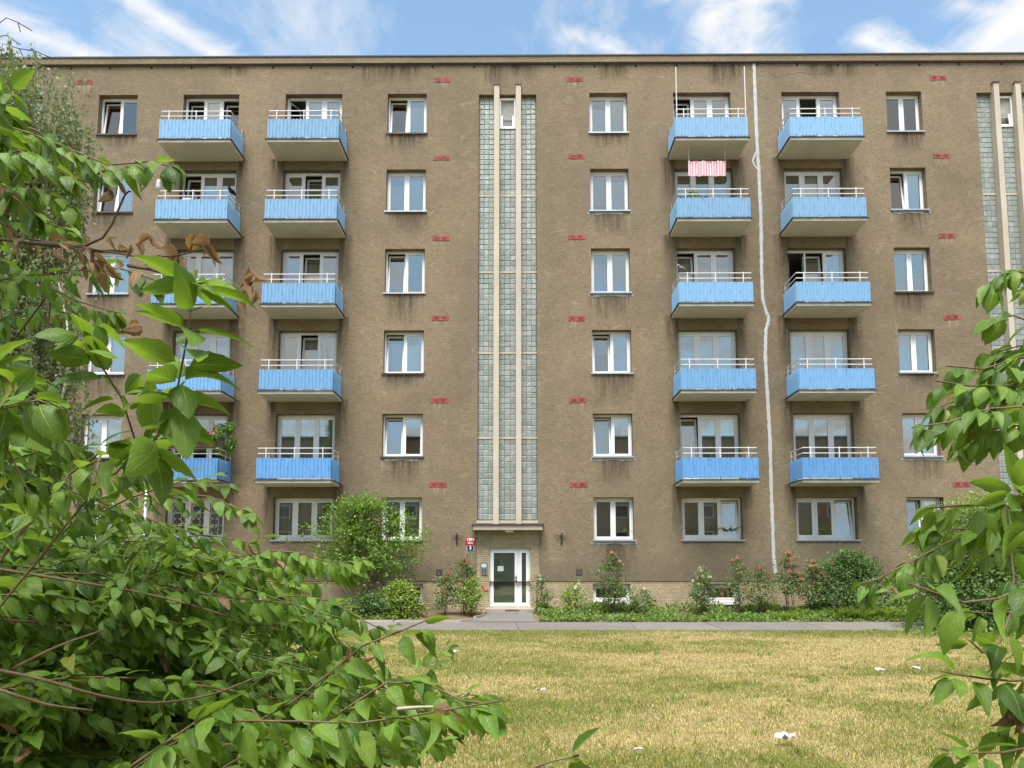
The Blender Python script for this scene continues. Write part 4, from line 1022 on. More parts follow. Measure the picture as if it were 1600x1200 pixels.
# ------------------------------------------------------------------ the forsythia on the right
rb = np.random.default_rng(33)
BR = (2.3, -24.2, -.35)
bush_r = thing('forsythia_bush', 'forsythia bush reaching in with separate leafy sprays over dry lawn', 'bush', BR)
LR = Leaves()
HR = [
 ([(1720, 660, 1.9), (1650, 590, 1.85), (1600, 590, 1.8), (1550, 600, 1.8), (1500, 625, 1.8), (1460, 640, 1.8)], .085, .034, .8),
 ([(1720, 690, 1.8), (1650, 620, 1.75), (1610, 620, 1.7), (1570, 625, 1.7), (1530, 655, 1.7), (1500, 700, 1.7)], .085, .034, .9),
 ([(1720, 650, 2.0), (1650, 545, 1.95), (1610, 540, 1.9), (1570, 545, 1.9), (1530, 560, 1.9)], .085, .036, .8),
 ([(1720, 850, 2.1), (1650, 800, 2.0), (1600, 820, 2.0), (1550, 830, 2.0), (1490, 825, 2.0), (1430, 830, 2.0)], .08, .036, .8),
 ([(1700, 560, 1.9), (1640, 480, 1.9), (1600, 425, 1.85), (1565, 428, 1.8), (1540, 455, 1.8)], .085, .045, .7),
 ([(1700, 600, 1.8), (1640, 520, 1.8), (1600, 500, 1.75), (1570, 490, 1.75), (1545, 500, 1.75)], .085, .06, .8),
 ([(1720, 640, 1.9), (1640, 560, 1.8), (1600, 555, 1.75), (1560, 575, 1.7), (1515, 575, 1.7), (1480, 572, 1.7)], .08, .042, .8),
 ([(1720, 700, 1.8), (1640, 620, 1.75), (1590, 605, 1.7), (1540, 600, 1.65), (1490, 605, 1.65), (1462, 595, 1.65)], .08, .042, .8),
 ([(1720, 720, 1.7), (1640, 640, 1.6), (1580, 640, 1.6), (1530, 640, 1.55), (1480, 660, 1.55), (1425, 668, 1.55)], .082, .040, .8),
 ([(1720, 740, 1.7), (1650, 670, 1.65), (1590, 665, 1.6), (1540, 672, 1.6), (1500, 690, 1.6)], .08, .045, .9),
 ([(1720, 860, 1.8), (1650, 790, 1.75), (1600, 798, 1.7), (1550, 818, 1.65), (1500, 838, 1.65), (1460, 858, 1.65), (1410, 885, 1.6), (1370, 905, 1.6), (1345, 912, 1.6)], .075, .040, .8),
 ([(1720, 800, 1.7), (1650, 745, 1.7), (1600, 770, 1.65), (1560, 790, 1.65), (1500, 790, 1.65), (1440, 795, 1.65)], .078, .05, .85),
 ([(1720, 900, 2.0), (1650, 850, 1.9), (1600, 855, 1.9), (1540, 860, 1.85), (1490, 880, 1.85)], .075, .05, .8),
 ([(1700, 940, 1.3), (1640, 905, 1.25), (1590, 922, 1.2), (1530, 945, 1.2), (1480, 932, 1.18), (1420, 912, 1.15)], .085, .075, .8),
 ([(1720, 980, 1.7), (1640, 930, 1.6), (1600, 950, 1.6), (1560, 960, 1.6), (1510, 955, 1.6)], .08, .06, .7),
 ([(1660, 860, 1.5), (1584, 900, 1.45), (1580, 955, 1.42), (1562, 1005, 1.4), (1535, 1020, 1.38), (1515, 1000, 1.36)], .085, .075, .3),
 ([(1720, 1090, 1.5), (1640, 1065, 1.45), (1580, 1064, 1.4), (1520, 1058, 1.35), (1470, 1048, 1.32)], .085, .065, .5),
 ([(1700, 1200, 1.4), (1640, 1165, 1.35), (1590, 1172, 1.3), (1540, 1178, 1.28), (1470, 1170, 1.25)], .09, .06, .4),
 ([(1700, 1150, 1.5), (1640, 1105, 1.45), (1590, 1125, 1.4), (1560, 1150, 1.4)], .088, .06, .6),
]
for px, sz, sp, hg in HR:
    hero(LR, bush_r, px, BR, sz, sp*.84, frac_of(BR, px)*.98, hg, r=rb, r0=.0048)
for (x, y, d) in ((1580, 1092, 1.35), (1590, 1085, 1.35), (1585, 1100, 1.35), (1505, 655, 1.55), (1590, 1098, 1.35)):
    LR.add(W(x, y, d), unit([rb.normal(0, .3), rb.normal(0, .3), -1]), unit(rb.normal(0, 1, 3)), rb.uniform(.05, .07), 'dead')
emit_leaves(LR, bush_r, rb, 300)

# ------------------------------------------------------------------ shrubs, roses and flowers by the wall
SL = small_leaf()
def shrub(name, label, cat, x, y, h, rx, n, ls, mat, seed, z0=.2, nst=9, ry=None, twig=M_dbark, shape=.6, clump=.16, group=None, up=.2, stem_r=.018, ragged=.26):
    r = np.random.default_rng(seed); ry = ry or rx*.8; g = float(gz(x, y))
    t = thing(name, label, cat, (x, y, g), group)
    tips = []; st = MB()
    for i in range(nst):
        a = r.random()*6.28; q = math.sqrt(r.random()); zt = h*(z0+(1-z0)*r.random()**.8)
        wz = math.sin(math.pi*min(1, max(0., (zt/h-z0*.5)/(1-z0*.5)))**shape)**.6 if zt < h*.99 else .2
        tip = np.array([math.cos(a)*q*rx*wz, math.sin(a)*q*ry*wz, zt]); b = np.array([r.normal(0, .07), r.normal(0, .05), -.03])
        mid = b*.45+tip*.55+np.array([0, 0, h*.10]); c = catmull([b, mid, tip], .12); rr = [stem_r*(1-.8*k/(len(c)-1)) for k in range(len(c))]
        st.tube(c, rr, 4)
        for k in range(3, len(c)): tips.append(c[k])
    st.build('stem', twig, t)
    # leaf clumps spread through the crown
    nc = max(14, n//26); cp = []
    while len(cp) < nc:
        a = r.random()*6.28; zt = h*(z0+(1-z0)*r.random()); u = (zt/h-z0)/(1-z0)
        wz = math.sin(math.pi*(.10+.86*u)**shape)**.55; q = r.random()**.38*r.uniform(1-ragged*1.5, 1+ragged*.55)
        cp.append([math.cos(a)*q*rx*wz, math.sin(a)*q*ry*wz, zt+r.normal(0, .05*h)])
    cp = np.array(cp); cp[:, 2] = np.maximum(cp[:, 2], .05)
    tw = MB(); tips = np.array(tips)
    for p in cp[:90]:
        o = tips[np.argmin(((tips-p)**2).sum(1))]; tw.tube([o, (o+p)/2+np.array([0, 0, .03]), p], [.006, .005, .003], 3, False)
    tag(tw.build('twig', twig, t), kind='stuff')
    per = n//nc; P_ = np.repeat(cp, per, 0)+r.normal(0, clump, (nc*per, 3))*np.array([1, 1, .75]); P_[:, 2] = np.maximum(P_[:, 2], .03)
    out = P_-np.array([0, 0, h*.45]); out /= np.linalg.norm(out, axis=1, keepdims=True)+1e-6
    D = out*.5+r.normal(0, .55, P_.shape)+np.array([0, 0, -.25+up]); Nn = out*.5+np.array([0, -.1, .8])+r.normal(0, .4, P_.shape)
    rn = np.clip(np.repeat(r.random(nc), per)*.55+r.random(len(P_))*.45, 0, .999)
    scatter('foliage', SL, P_, frames(D, Nn), ls*r.uniform(.65, 1.25, len(P_)), mat, t, rn)
    return t, cp, h, r
def blooms(t, pts, mat, size, r, nm='bloom'):
    m = bloom_mesh(mat)
    for p in pts:
        o = obj(nm, m, t, tuple(p), (r.uniform(-.5, .5), r.uniform(-.5, .5), r.random()*6)); o.scale = [size*r.uniform(.8, 1.25)]*3
_bm = {}
def bloom_mesh(mat):
    if mat.name in _bm: return _bm[mat.name]
    r = np.random.default_rng(3); T_ = leaf_template(3, 1, .42, -.3, -.35); n = 11; p = np.zeros((n, 3))
    d = np.array([[math.cos(i*2.4)*(.35+.65*i/n), math.sin(i*2.4)*(.35+.65*i/n), .95-.9*i/n] for i in range(n)]); V = np.einsum('nij,vj->nvi', frames(d, np.tile([0, 0, 1.], (n, 1))), T_[0])
    F = (T_[1][None]+np.arange(n)[:, None, None]*len(T_[0])).reshape(-1, 4)
    _bm[mat.name] = np_mesh('bloom', V.reshape(-1, 3), F, mat, {'rnd': ('FLOAT', 'POINT', np.repeat(r.random(n), len(T_[0])))}); return _bm[mat.name]

shrub('tall_shrub', 'tall bright green multi-stemmed shrub covering ground floor windows left of entrance', 'shrub', -4.75, -1.25, 3.6, 2.05, 10500, .098, ML_shrub, 1, .34, 20, 1.0, M_bark, .75, .15, ragged=.5)
shrub('lime_shrub', 'low yellow-green shrub in front of the basement window', 'shrub', -3.45, -1.9, 1.0, .66, 2600, .095, ML_lime, 2, .12, 10, .5, M_dbark, .6, .12)
shrub('dark_shrub', 'low dark green shrub beneath the tall bright shrub', 'shrub', -4.35, -2.1, 0.62, .75, 2200, .08, ML_dark, 3, .1, 8, .45)
R_IN = [  # x, y, h, rx, n, seed, petals, blooms, label
 (-2.10, -1.55, 1.25, .42, 700, 11, ML_redp, 2, 'rose bush with dark leaves growing below the red spray marks'),
 (-1.52, -1.45, 1.75, .40, 800, 12, ML_redp, 3, 'tall rose bush with a red bloom under the number plates'),
 (-1.28, -1.75, 1.15, .42, 700, 13, ML_pink, 1, 'yellowing rose bush between entrance walk and bare soil'),
 (.93, -1.05, 1.25, .30, 420, 14, ML_white, 3, 'thin rose bush against tiled surround at the door edge'),
 (1.98, -1.35, .95, .42, 520, 15, ML_white, 3, 'pale low rose bush below the small square wall vent'),
 (3.20, -1.45, 1.85, .48, 1100, 16, ML_pink, 4, 'tall leafy rose bush half covering a basement window'),
 (4.10, -1.25, .75, .50, 520, 17, ML_white, 1, 'low spreading rose bush beside the half covered basement window'),
 (6.02, -1.55, 1.45, .42, 800, 18, ML_white, 9, 'rose bush with several white blooms on the tiled plinth'),
 (7.25, -1.2, 1.75, .45, 620, 19, ML_pink, 4, 'loose rose bush in front of dark basement window'),
 (7.95, -1.35, 1.45, .42, 700, 20, ML_redp, 4, 'rose bush with dark red buds beside the basement window'),
 (8.85, -1.3, 1.9, .45, 800, 21, ML_pink, 12, 'tall rose with faded pink clusters before the sealed crack'),
 (9.55, -1.4, 1.7, .50, 900, 22, ML_pink, 12, 'rose bush thick with bright pink blooms next to dense bush'),
]
for x, y, h, rx, n, sd, pm_, nbm, lb in R_IN:
    lf = ML_lime if sd in (13, 15) else ML_rose
    t, cp, hh, r = shrub('rose_bush', lb, 'rose bush', x, y, h*.95, rx*1.02, int(n*1.6), .076, lf, sd, .25, 8, rx*.8, M_dbark, .8, .10, 'roses along the wall', .35, .011)
    o = np.argsort(-(cp[:, 2]-cp[:, 1]*.6))[:nbm*2][::2] if nbm < 10 else r.permutation(np.argsort(-(cp[:, 2]-cp[:, 1]*.8))[:nbm*2])[:nbm]
    blooms(t, cp[o]+np.array([0, -.05, .05]), pm_, .075 if nbm < 10 else .095, r)
shrub('dense_bush', 'dense rounded dark green bush beneath right ground floor window', 'bush', 10.75, -1.45, 1.85, 1.35, 11000, .082, ML_dark, 31, .06, 14, .9, M_dbark, .62, .13)
t, cp, hh, r = shrub('privet_bush', 'big dark glossy green bush beside the path end', 'bush', 13.1, -4.9, 3.0, 2.4, 30000, .088, ML_priv, 32, .05, 18, 1.5, M_dbark, .62, .18)
shrub('gold_privet', 'yellow-green feathery bush rising behind the big dark bush', 'bush', 14.2, -2.6, 3.6, 2.1, 9500, .085, ML_lime, 33, .2, 14, 1.3, M_dbark, .7, .16, up=.6)
t, cp, hh, r = shrub('lily_clump', 'orange flowering plants between dense bush and big dark bush', 'flowers', 12.3, -1.3, 1.0, .45, 260, .12, ML_cover, 34, .2, 6, .4, M_gbark, .7, .12)
blooms(t, np.array([[-.1, -.4, 1.05], [-.35, -.3, .75], [.25, -.4, .95]]), ML_orange, .09, r)
# strap-leaved clumps
BLd = leaf_template(6, 1, .035, .3, .55, 0, 1.)
def strap(label, x, y, n, size, spread, mat, seed, name='daylily_clump', cat='plant', blade=None):
    r = np.random.default_rng(seed); g = float(gz(x, y)); t = thing(name, label, cat, (x, y, g))
    a = r.random(n)*6.28; p = np.stack([r.normal(0, spread*.5, n), r.normal(0, spread*.28, n), np.full(n, -.01)], 1)
    D = np.stack([np.cos(a)*.6, np.sin(a)*.6, .9+r.random(n)*.5], 1); Nn = np.stack([-np.cos(a), -np.sin(a), np.full(n, .6)], 1)
    scatter('blade', blade or BLd, p, frames(D, Nn), size*r.uniform(.6, 1.15, n), mat, t); return t
strap('arching daylily clump at the foot of the dense bush', 10.35, -2.3, 240, .62, .55, ML_cover, 41)
strap('yellowing daylily clump between dense bush and orange flowers', 11.6, -2.2, 300, .66, .75, ML_lime, 42)
strap('small tuft of yellow-green strap leaves at the kerbless bed edge', 8.2, -2.5, 90, .42, .25, ML_lime, 43)
strap('broad-leaved hosta at the kerb below the lime shrub', -3.75, -2.2, 46, .38, .30, ML_cover, 44, 'hosta', blade=leaf_template(6, 1, .24, .25, .6))
# ground cover in the bed right of the entrance
r = np.random.default_rng(51); n = 46000
x = r.uniform(.85, 17, n); y = r.uniform(-2.98, -.25, n); d_ = fbm(x*1.1, y*1.3, 61, 3); keep = (d_ > .44) & (r.random(n) < .75) | (r.random(n) < .16); x, y, d_ = x[keep], y[keep], d_[keep]; n = len(x)
hh = (.06+.50*np.clip(d_-.3, 0, .5))*(.35+.65*np.clip((y+3.0)/1.1, 0, 1)); p = np.stack([x, y, gz(x, y)+hh*r.random(n)], 1)
D = r.normal(0, .7, (n, 3))+np.array([0, 0, .45]); Nn = r.normal(0, .45, (n, 3))+np.array([0, -.2, 1.])
tag(scatter('ground_cover', SL, p, frames(D, Nn), r.uniform(.06, .13, n), ML_cover), 'low green weeds covering the bed right of the entrance', 'ground cover')
n = 5000; x = np.concatenate([r.uniform(-8, -2.2, n//2), r.uniform(9.0, 17, n//2)]); y = np.concatenate([r.uniform(-2.9, -1.9, n//2), r.uniform(-7.2, -5.1, n//2)])
keep = r.random(n) < np.clip(fbm(x*1.2, y*1.2, 71, 3)*2.4-.55, 0, 1)*np.where(x > 0, np.clip((x-8.5)/3, .2, 1), .7); x, y = x[keep], y[keep]; n = len(x)
p = np.stack([x, y, gz(x, y)+.14*r.random(n)], 1); D = r.normal(0, .7, (n, 3))+np.array([0, 0, .5]); Nn = r.normal(0, .45, (n, 3))+np.array([0, -.2, 1.])
tag(scatter('weeds', SL, p, frames(D, Nn), r.uniform(.05, .11, n), ML_cover), 'loose weeds along the path edge by the big dark bush', 'weeds')

# ------------------------------------------------------------------ birch
def birch():
    r = np.random.default_rng(77); base = W(38, 990, 13.0); bx, by = base[0], base[1]
    t = thing('birch_tree', 'weeping birch with white bark and hanging grey-green twigs', 'tree', (bx, by, -.33)); off = np.array([bx, by, -.33])
    trunks = [[W(60, 985, 13), W(76, 700, 13.0), W(100, 610, 12.9), W(108, 540, 12.8), W(98, 470, 12.8), W(85, 420, 12.8), W(70, 370, 12.8)],
              [W(20, 985, 13.2), W(20, 800, 13.2), W(18, 600, 13.2), W(14, 400, 13.2), W(5, 200, 13.2), W(-20, 40, 13.2), W(-30, -100, 13.2)]]
    trunks[0][0][2] = trunks[1][0][2] = -.4
    attach = []
    for i, P_ in enumerate(trunks):
        c = catmull(P_, .3)-off; n = len(c); MB().tube(c, [(.085 if i else .055)*(1-k/(n-1))+.006 for k in range(n)], 9).build('trunk', M_birch, t, smooth=True)
        attach += list(c[int(n*.5):])
    attach = np.array(attach); pos = []; limb = MB()
    for i in range(170):
        zt = r.uniform(4.3, 10.6); a = r.random()*6.28; rad = r.uniform(.25, 1.0)*(.8 if zt > 7.5 else 1.0)
        cx_ = W(34, 400, 13.)[0]-bx
        p = np.array([cx_+math.cos(a)*rad*.95-.15, math.sin(a)*rad*1.2, zt]); o = attach[np.argmin(((attach-p-np.array([0, 0, -.3]))**2).sum(1))]
        mid = (o+p)/2+np.array([0, 0, .35]); c = catmull([o, mid, p], .2); limb.tube(c, [.007*(1-.7*k/(len(c)-1)) for k in range(len(c))], 4)
        for s in range(9):                                     # hanging strands
            ln = r.uniform(.7, 1.9); q = p+r.normal(0, .24, 3); sw = r.normal(0, .10, 2); m_ = int(ln/.026)
            tt = np.linspace(0, 1, m_)[:, None]; st = q+np.concatenate([tt*sw[0]*ln, tt*sw[1]*ln, -tt*ln], 1); pos.append(st+r.normal(0, .035, st.shape))
            limb.tube(st[::12], .002, 3, False)
    limb.build('limb', M_dbark, t)
    # a few bare twigs against the sky
    tw = MB()
    for px in ([(-20, 50, 12.8), (10, 28, 12.8), (28, 35, 12.8), (50, 48, 12.8)], [(0, 100, 12.8), (4, 68, 12.8), (30, 76, 12.8), (55, 80, 12.8), (84, 92, 12.8)], [(-20, 60, 12.8), (10, 55, 12.8), (32, 70, 12.8)], [(28, 35, 12.8), (32, 50, 12.8)], [(30, 76, 12.8), (36, 88, 12.8)]):
        tw.tube([W(*p)-off for p in px], .009, 4)
    tw.build('bare_twig', M_dbark, t)
    P_ = np.concatenate(pos); n = len(P_); D = r.normal(0, .45, (n, 3))+np.array([0, 0, -.9]); Nn = r.normal(0, .7, (n, 3))+np.array([0, -.4, .4])
    scatter('crown', small_leaf(.36), P_, frames(D, Nn), r.uniform(.05, .088, n), ML_birch, t)
birch()

# ------------------------------------------------------------------ grass
def grass():
    r = np.random.default_rng(5); n = 520000
    u = r.random(n); d = 5.2*(21.0/5.2)**(u**.85); x = (r.random(n)*1.50-.36)*d*.94; x = np.where(r.random(n) < .12, (r.random(n)*2-1)*d*.75, x); y = -26+d
    clump = fbm(x*6, y*6, 91, 2); keep = r.random(n) < .35+1.1*clump; x, y, d = x[keep], y[keep], d[keep]; n = len(x)
    # coarse tufts standing above the mown sward
    nt, nbd = 170, 26; td = 5.4*(20.5/5.4)**r.random(nt); tx = (r.random(nt)*1.45-.36)*td*.94; ty = -26+td
    tx2 = (tx[:, None]+r.normal(0, .045, (nt, nbd))).ravel(); ty2 = (ty[:, None]+r.normal(0, .045, (nt, nbd))).ravel()
    x = np.concatenate([x, tx2]); y = np.concatenate([y, ty2]); d = np.concatenate([d, np.repeat(td, nbd)]); tuft = np.arange(len(x)) >= n; n = len(x)
    dr = dryness(x, y); isdry = r.random(n) < np.clip(dr*.62+.24, 0, 1); isdry[tuft] = r.random(tuft.sum()) < .15
    gcol = np.stack([r.uniform(.19, .34, n), r.uniform(.24, .36, n), r.uniform(.04, .075, n)], 1)
    dcol = np.stack([r.uniform(.50, .74, n), r.uniform(.42, .60, n), r.uniform(.17, .27, n)], 1)
    c = np.where(isdry[:, None], dcol, gcol); c[tuft] *= np.array([.62, .78, .7])
    h = r.uniform(.022, .052, n)*np.where(isdry, .8, 1.15)*(1+.6*(r.random(n) < .05))*np.where(tuft, 1.6, 1); w = r.uniform(.0013, .0029, n)*(.75+d/12)
    a = r.random(n)*6.28; lean = np.where(isdry, r.uniform(.4, 1.5, n), r.uniform(.1, .8, n))
    lx, ly = np.cos(a)*lean*h, np.sin(a)*lean*h; b = r.random(n)*6.28; wx, wy = np.cos(b)*w, np.sin(b)*w
    z = gz(x, y)+(fbm(x*.5, y*.5, 3, 3)-.5)*.10*np.clip((-5.0-y)/1.5, 0, 1)-.006
    V = np.stack([np.stack([x-wx, y-wy, z], 1), np.stack([x+wx, y+wy, z], 1), np.stack([x+lx*.4+wx*.8, y+ly*.4+wy*.8, z+h*.6], 1), np.stack([x+lx*.4-wx*.8, y+ly*.4-wy*.8, z+h*.6], 1), np.stack([x+lx, y+ly, z+h*np.where(isdry, .75, 1)], 1)], 1)
    F = (np.array([(0, 1, 2), (0, 2, 3), (3, 2, 4)])[None]+np.arange(n)[:, None, None]*5).reshape(-1, 3)
    cc = np.repeat(np.concatenate([c, np.ones((n, 1))], 1), 5, 0)
    o = obj('grass', np_mesh('grass', V.reshape(-1, 3), F, M_grass, {'vc': ('FLOAT_COLOR', 'POINT', cc)})); tag(o, 'short dry and green grass of the lawn', 'grass', kind='stuff')
grass()

# ------------------------------------------------------------------ things on the balconies
def bal_world(k, c): b = BAL[k, c]; return np.array(b.location)
b = bal_world(4, 'B1')
gr = np.random.default_rng(61)
for i, (dx_, lb) in enumerate(((-.78, 'brown planter of pink and red geraniums at the free end of the railing'), (-.02, 'brown planter of mixed red and white geraniums in the middle of the railing'), (.74, 'brown planter of red geraniums next to the potted fig tree'))):
    t = thing('flower_box', lb, 'planter', (b[0]+dx_, -BD+.02, b[2]+1.17), 'geranium boxes on one balcony')
    MB().box(-.36, .36, -.10, .10, 0, .17).box(-.375, .375, -.115, .115, .14, .175).build('box', M_box, t)
    n = 420; p = np.stack([gr.uniform(-.40, .40, n), gr.normal(-.02, .11, n), .16+gr.random(n)**1.3*.27], 1); D = gr.normal(0, .6, (n, 3))+np.array([0, -.2, .3]); Nn = gr.normal(0, .5, (n, 3))+np.array([0, -.6, .8])
    scatter('foliage', small_leaf(.5), p, frames(D, Nn), gr.uniform(.05, .09, n), ML_pot, t)
    blooms(t, np.stack([gr.uniform(-.36, .36, 9), gr.uniform(-.16, .02, 9), gr.uniform(.30, .50, 9)], 1), ML_pink if i == 0 else ML_redp, .075, gr)
    blooms(t, np.stack([gr.uniform(-.36, .36, 2), gr.uniform(-.16, .0, 2), gr.uniform(.28, .46, 2)], 1), ML_white, .07, gr)
def potted(name, label, cat, loc, h, rx, n, ls, mat, seed, pot=.17):
    t = thing(name, label, cat, loc); r = np.random.default_rng(seed)
    MB().lathe([(pot*.75, 0), (pot, pot*1.7), (pot*1.08, pot*1.72), (pot*1.08, pot*1.9), (pot*.9, pot*1.9)], 14).build('pot', M_box, t)
    MB().tube([(0, 0, pot*1.6), (.02, 0, h*.5), (0, 0, h*.85)], [.02, .016, .01], 6).build('stem', M_bark, t)
    nc = max(8, n//24); cp = []
    while len(cp) < nc:
        q = r.uniform(-1, 1, 3)
        if .35 < np.linalg.norm(q) < 1: cp.append(q*np.array([rx, rx*.85, h*.28])+np.array([0, 0, h*.72]))
    P_ = np.repeat(np.array(cp), n//nc, 0)+r.normal(0, .06, (nc*(n//nc), 3)); D = r.normal(0, .6, P_.shape)+np.array([0, 0, -.3]); Nn = r.normal(0, .4, P_.shape)+np.array([0, -.4, .8])
    scatter('foliage', SL, P_, frames(D, Nn), ls*r.uniform(.7, 1.2, len(P_)), mat, t); return t
potted('potted_fig_tree', 'bushy potted fig tree at the wall end of flowered balcony', 'potted tree', (b[0]+BW/2-.16, -.52, b[2]+.103), 2.05, .50, 900, .10, ML_shrub, 62)
b = bal_world(1, 'B3'); potted('potted_plant', 'small potted palm-like plant behind railing below striped cloth', 'potted plant', (b[0]-BW/2+.55, -.75, b[2]+.103), 1.35, .22, 130, .13, ML_shrub, 63, .12)
# striped cloth hung from a line between balcony ceiling and door
def cloth(name, w, h, mat, seed, amp=.02):
    r = np.random.default_rng(seed); nx, nz = 28, 8; x = np.linspace(-w/2, w/2, nx); z = np.linspace(-h, 0, nz); X, Z = np.meshgrid(x, z)
    Y = np.sin(X*23+1)*amp+np.sin(X*9+Z*3)*amp*.8; Z = Z+np.sin(X*31)*.008*(Z < -h*.8); X = X+Z*.03
    i = np.arange(nx*nz).reshape(nz, nx); F = np.stack([i[:-1, :-1], i[:-1, 1:], i[1:, 1:], i[1:, :-1]], -1).reshape(-1, 4)
    return np_mesh(name, np.stack([X, Y, Z], -1).reshape(-1, 3), F, mat)
zc = W(1100, 252, 25.0); t = thing('striped_cloth', 'red and white striped cloth hanging on a line under a balcony', 'cloth', (zc[0]+.10, -1.0, zc[2]))
obj('cloth', cloth('cloth', 1.28, .52, M_stripe, 1), t); 
for i in range(6):
    MB().box(-.012, .012, -.02, .02, -.05, .03).build('clothes_peg', M_red if i % 2 else M_rail, t, (-.6+.24*i, 0, 0))
sl_z = bal_world(0, 'B3')[2]
MB().tube([(-.62, 0, 0), (-.62, .0, sl_z-zc[2]-.005)], .004, 4).tube([(.62, 0, 0), (.62, 0, sl_z-zc[2]-.005)], .004, 4).tube([(-.66, 0, .0), (.66, 0, .0)], .004, 4).build('line', M_rail, t)
def bird(label, loc, rz, mat, s=1.0, name='pigeon', cat='pigeon'):
    t = thing(name, label, cat, loc); t.rotation_euler = (0, 0, rz)
    P_ = [(-.17, 0, .055), (-.13, 0, .068), (-.09, 0, .085), (-.03, 0, .10), (.03, 0, .115), (.07, 0, .14), (.095, 0, .175), (.115, 0, .19), (.135, 0, .185), (.15, 0, .18), (.165, 0, .176)]
    Rr = [.016, .022, .038, .055, .058, .048, .030, .028, .020, .008, .003]
    MB().tube([np.array(p)*s for p in P_], [x*s for x in Rr], 10).build('body', mat, t, smooth=True)
    for sg in (-1, 1):
        MB().tube([np.array((.0, sg*.02, .07))*s, np.array((.005, sg*.02, .001))*s], .005*s, 5).build('leg', M_red, t)
        w = MB().tube([np.array((.05, sg*.046, .125))*s, np.array((-.03, sg*.056, .105))*s, np.array((-.15, sg*.022, .07))*s], [.018*s, .030*s, .006*s], 7).build('wing', mat, t, smooth=True)
    return t
b = bal_world(2, 'B3'); bird('dark grey pigeon perched on a balcony rail corner', (b[0]-BW/2+.12, -BD+.0575, b[2]+1.168), R_(205), M_grey, 1.25)
b = bal_world(1, 'B1'); bird('black bird decoy on the railing corner beside the open door', (b[0]+BW/2-.05, -.85, b[2]+1.168), R_(250), M_hole, 1.25, 'bird_decoy', 'decoy')
t = thing('white_bag', 'white plastic bag tied upright on a balcony railing corner', 'bag', (b[0]-BW/2+.05, -BD+.0575, b[2]+1.168))
MB().lathe([(.03, 0), (.075, .04), (.085, .14), (.07, .24), (.075, .30), (.045, .37), (.01, .39)], 12).build('bag', M_paper, t, smooth=True)
t = thing('folded_chair', 'white folded chair leaning inside the balcony below the bag', 'chair', (b[0]-.42, -.75, b[2]+.103))
MB().tube([(-.2, 0, 0), (-.1, .05, 1.05), (.14, .05, 1.05), (.2, 0, 0)], .016, 6).build('frame', M_white, t)
MB().box(-.13, .13, .035, .055, .62, 1.02).build('backrest', M_white, t); MB().box(-.15, .15, -.03, -.01, .15, .5).build('seat', M_white, t)
# house plants on ground floor window boards
def houseplant(label, x, z, y, n, size, mat, seed, blade=BLd):
    r = np.random.default_rng(seed); t = thing('houseplant', label, 'houseplant', (x, y, z)); MB().lathe([(.05, 0), (.07, .11), (.06, .11)], 10).build('pot', M_box, t)
    a = r.random(n)*6.28; D = np.stack([np.cos(a), np.sin(a)*.6, 1.+r.random(n)], 1); p = np.tile([0, 0, .10], (n, 1)).astype(float)
    scatter('blade', blade, p, frames(D, np.stack([-np.cos(a), -np.sin(a), np.full(n, .7)], 1)), size*r.uniform(.6, 1.1, n), mat, t)
MB().box(WCOL['W3'][0], WCOL['W3'][1], .33, .52, BOTS[5]+.0, BOTS[5]+.04).build('window_board', M_white, bld)
MB().box(BCOL['B3'][0], BCOL['B3'][1], .33, .52, BOTS[5]+.0, BOTS[5]+.04).build('window_board', M_white, bld)
wide = leaf_template(5, 1, .10, .3, .5)
houseplant('spider plant with arching leaves inside the narrow ground floor window', 3.78, BOTS[5]+.04, .42, 46, .45, ML_lime, 71)
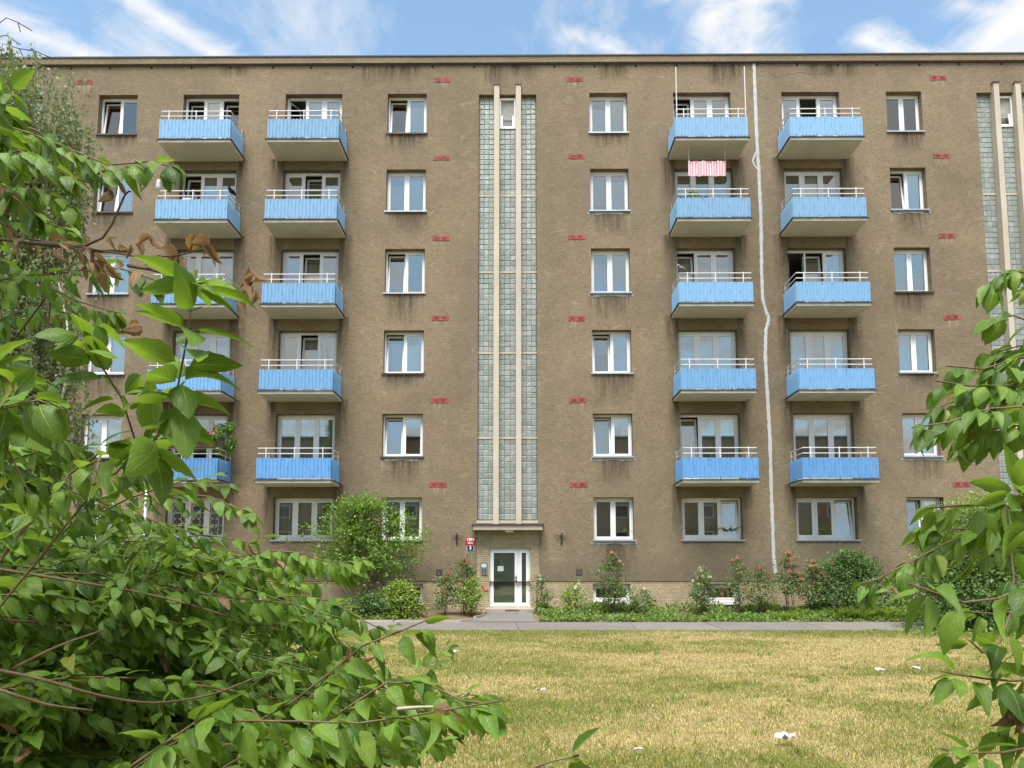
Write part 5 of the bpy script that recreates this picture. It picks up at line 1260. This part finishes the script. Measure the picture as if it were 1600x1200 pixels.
for x, lb, sd in ((6.05, 'leafy houseplant behind the first pane of wide ground floor window', 72), (6.85, 'leafy houseplant behind the middle pane of wide ground floor window', 73), (7.45, 'leafy houseplant behind the tilted pane of wide ground floor window', 74)):
    houseplant(lb, x, BOTS[5]+.04, .43, 44, .50, ML_shrub, sd, wide)

# ------------------------------------------------------------------ pole and litter
px_ = W(229, 760, 19.5); t = thing('metal_pole', 'galvanised metal pole standing behind the left forsythia', 'pole', (px_[0], px_[1], -.33))
MB().lathe([(.055, 0), (.055, .5), (.042, .52), (.042, 5.0)], 12).build('shaft', M_zinc, t, smooth=True); MB().lathe([(.05, 5.0), (.05, 5.03), (.02, 5.06)], 12).build('cap', M_zinc, t)
def litter(label, px, py, w, l, seed, name='paper_scrap', cat='litter'):
    # where the line of sight meets the lawn
    v = W(px, py, 1.0)-CAM; s_ = (-.33+.03-CAM[2])/v[2]; p = CAM+v*s_; r = np.random.default_rng(seed); n = 9
    x = np.linspace(-l/2, l/2, n); y = np.linspace(-w/2, w/2, n); X, Y = np.meshgrid(x, y); Z = fbm(X/l*3+seed, Y/w*3, seed, 3)*.16*(l/.3)+.01
    X = X+(fbm(X*9+5, Y*9, seed+2, 2)-.5)*l*.35; Y = Y*(1-.55*np.abs(np.sin(X/l*4)))+(fbm(X*9, Y*9+3, seed+3, 2)-.5)*w*.3
    i = np.arange(n*n).reshape(n, n); F = np.stack([i[:-1, :-1], i[:-1, 1:], i[1:, 1:], i[1:, :-1]], -1).reshape(-1, 4)
    o = obj(name, np_mesh(name, np.stack([X, Y, Z], -1).reshape(-1, 3), F, M_paper), None, tuple(p)); tag(o, label, cat); o.rotation_euler = (0, 0, r.uniform(-.5, .2)); return o
litter('crumpled white plastic bag lying on the dry lawn, largest of the litter', 1228, 1160, .12, .19, 81, 'plastic_bag')
litter('torn white paper scrap on lawn in line with the entrance door', 845, 1082, .08, .13, 82)
litter('white paper scrap on the green lawn strip left of the entrance walk', 713, 1021, .07, .13, 83)
litter('white paper scrap on lawn by the green strip before big dark bush', 1375, 1050, .09, .13, 84)
litter('flat white scrap on lawn nearest to the big dark bush', 1431, 1047, .07, .12, 85)
litter('tiny white scrap among short grass between door axis and plastic bag', 997, 1175, .04, .07, 86)
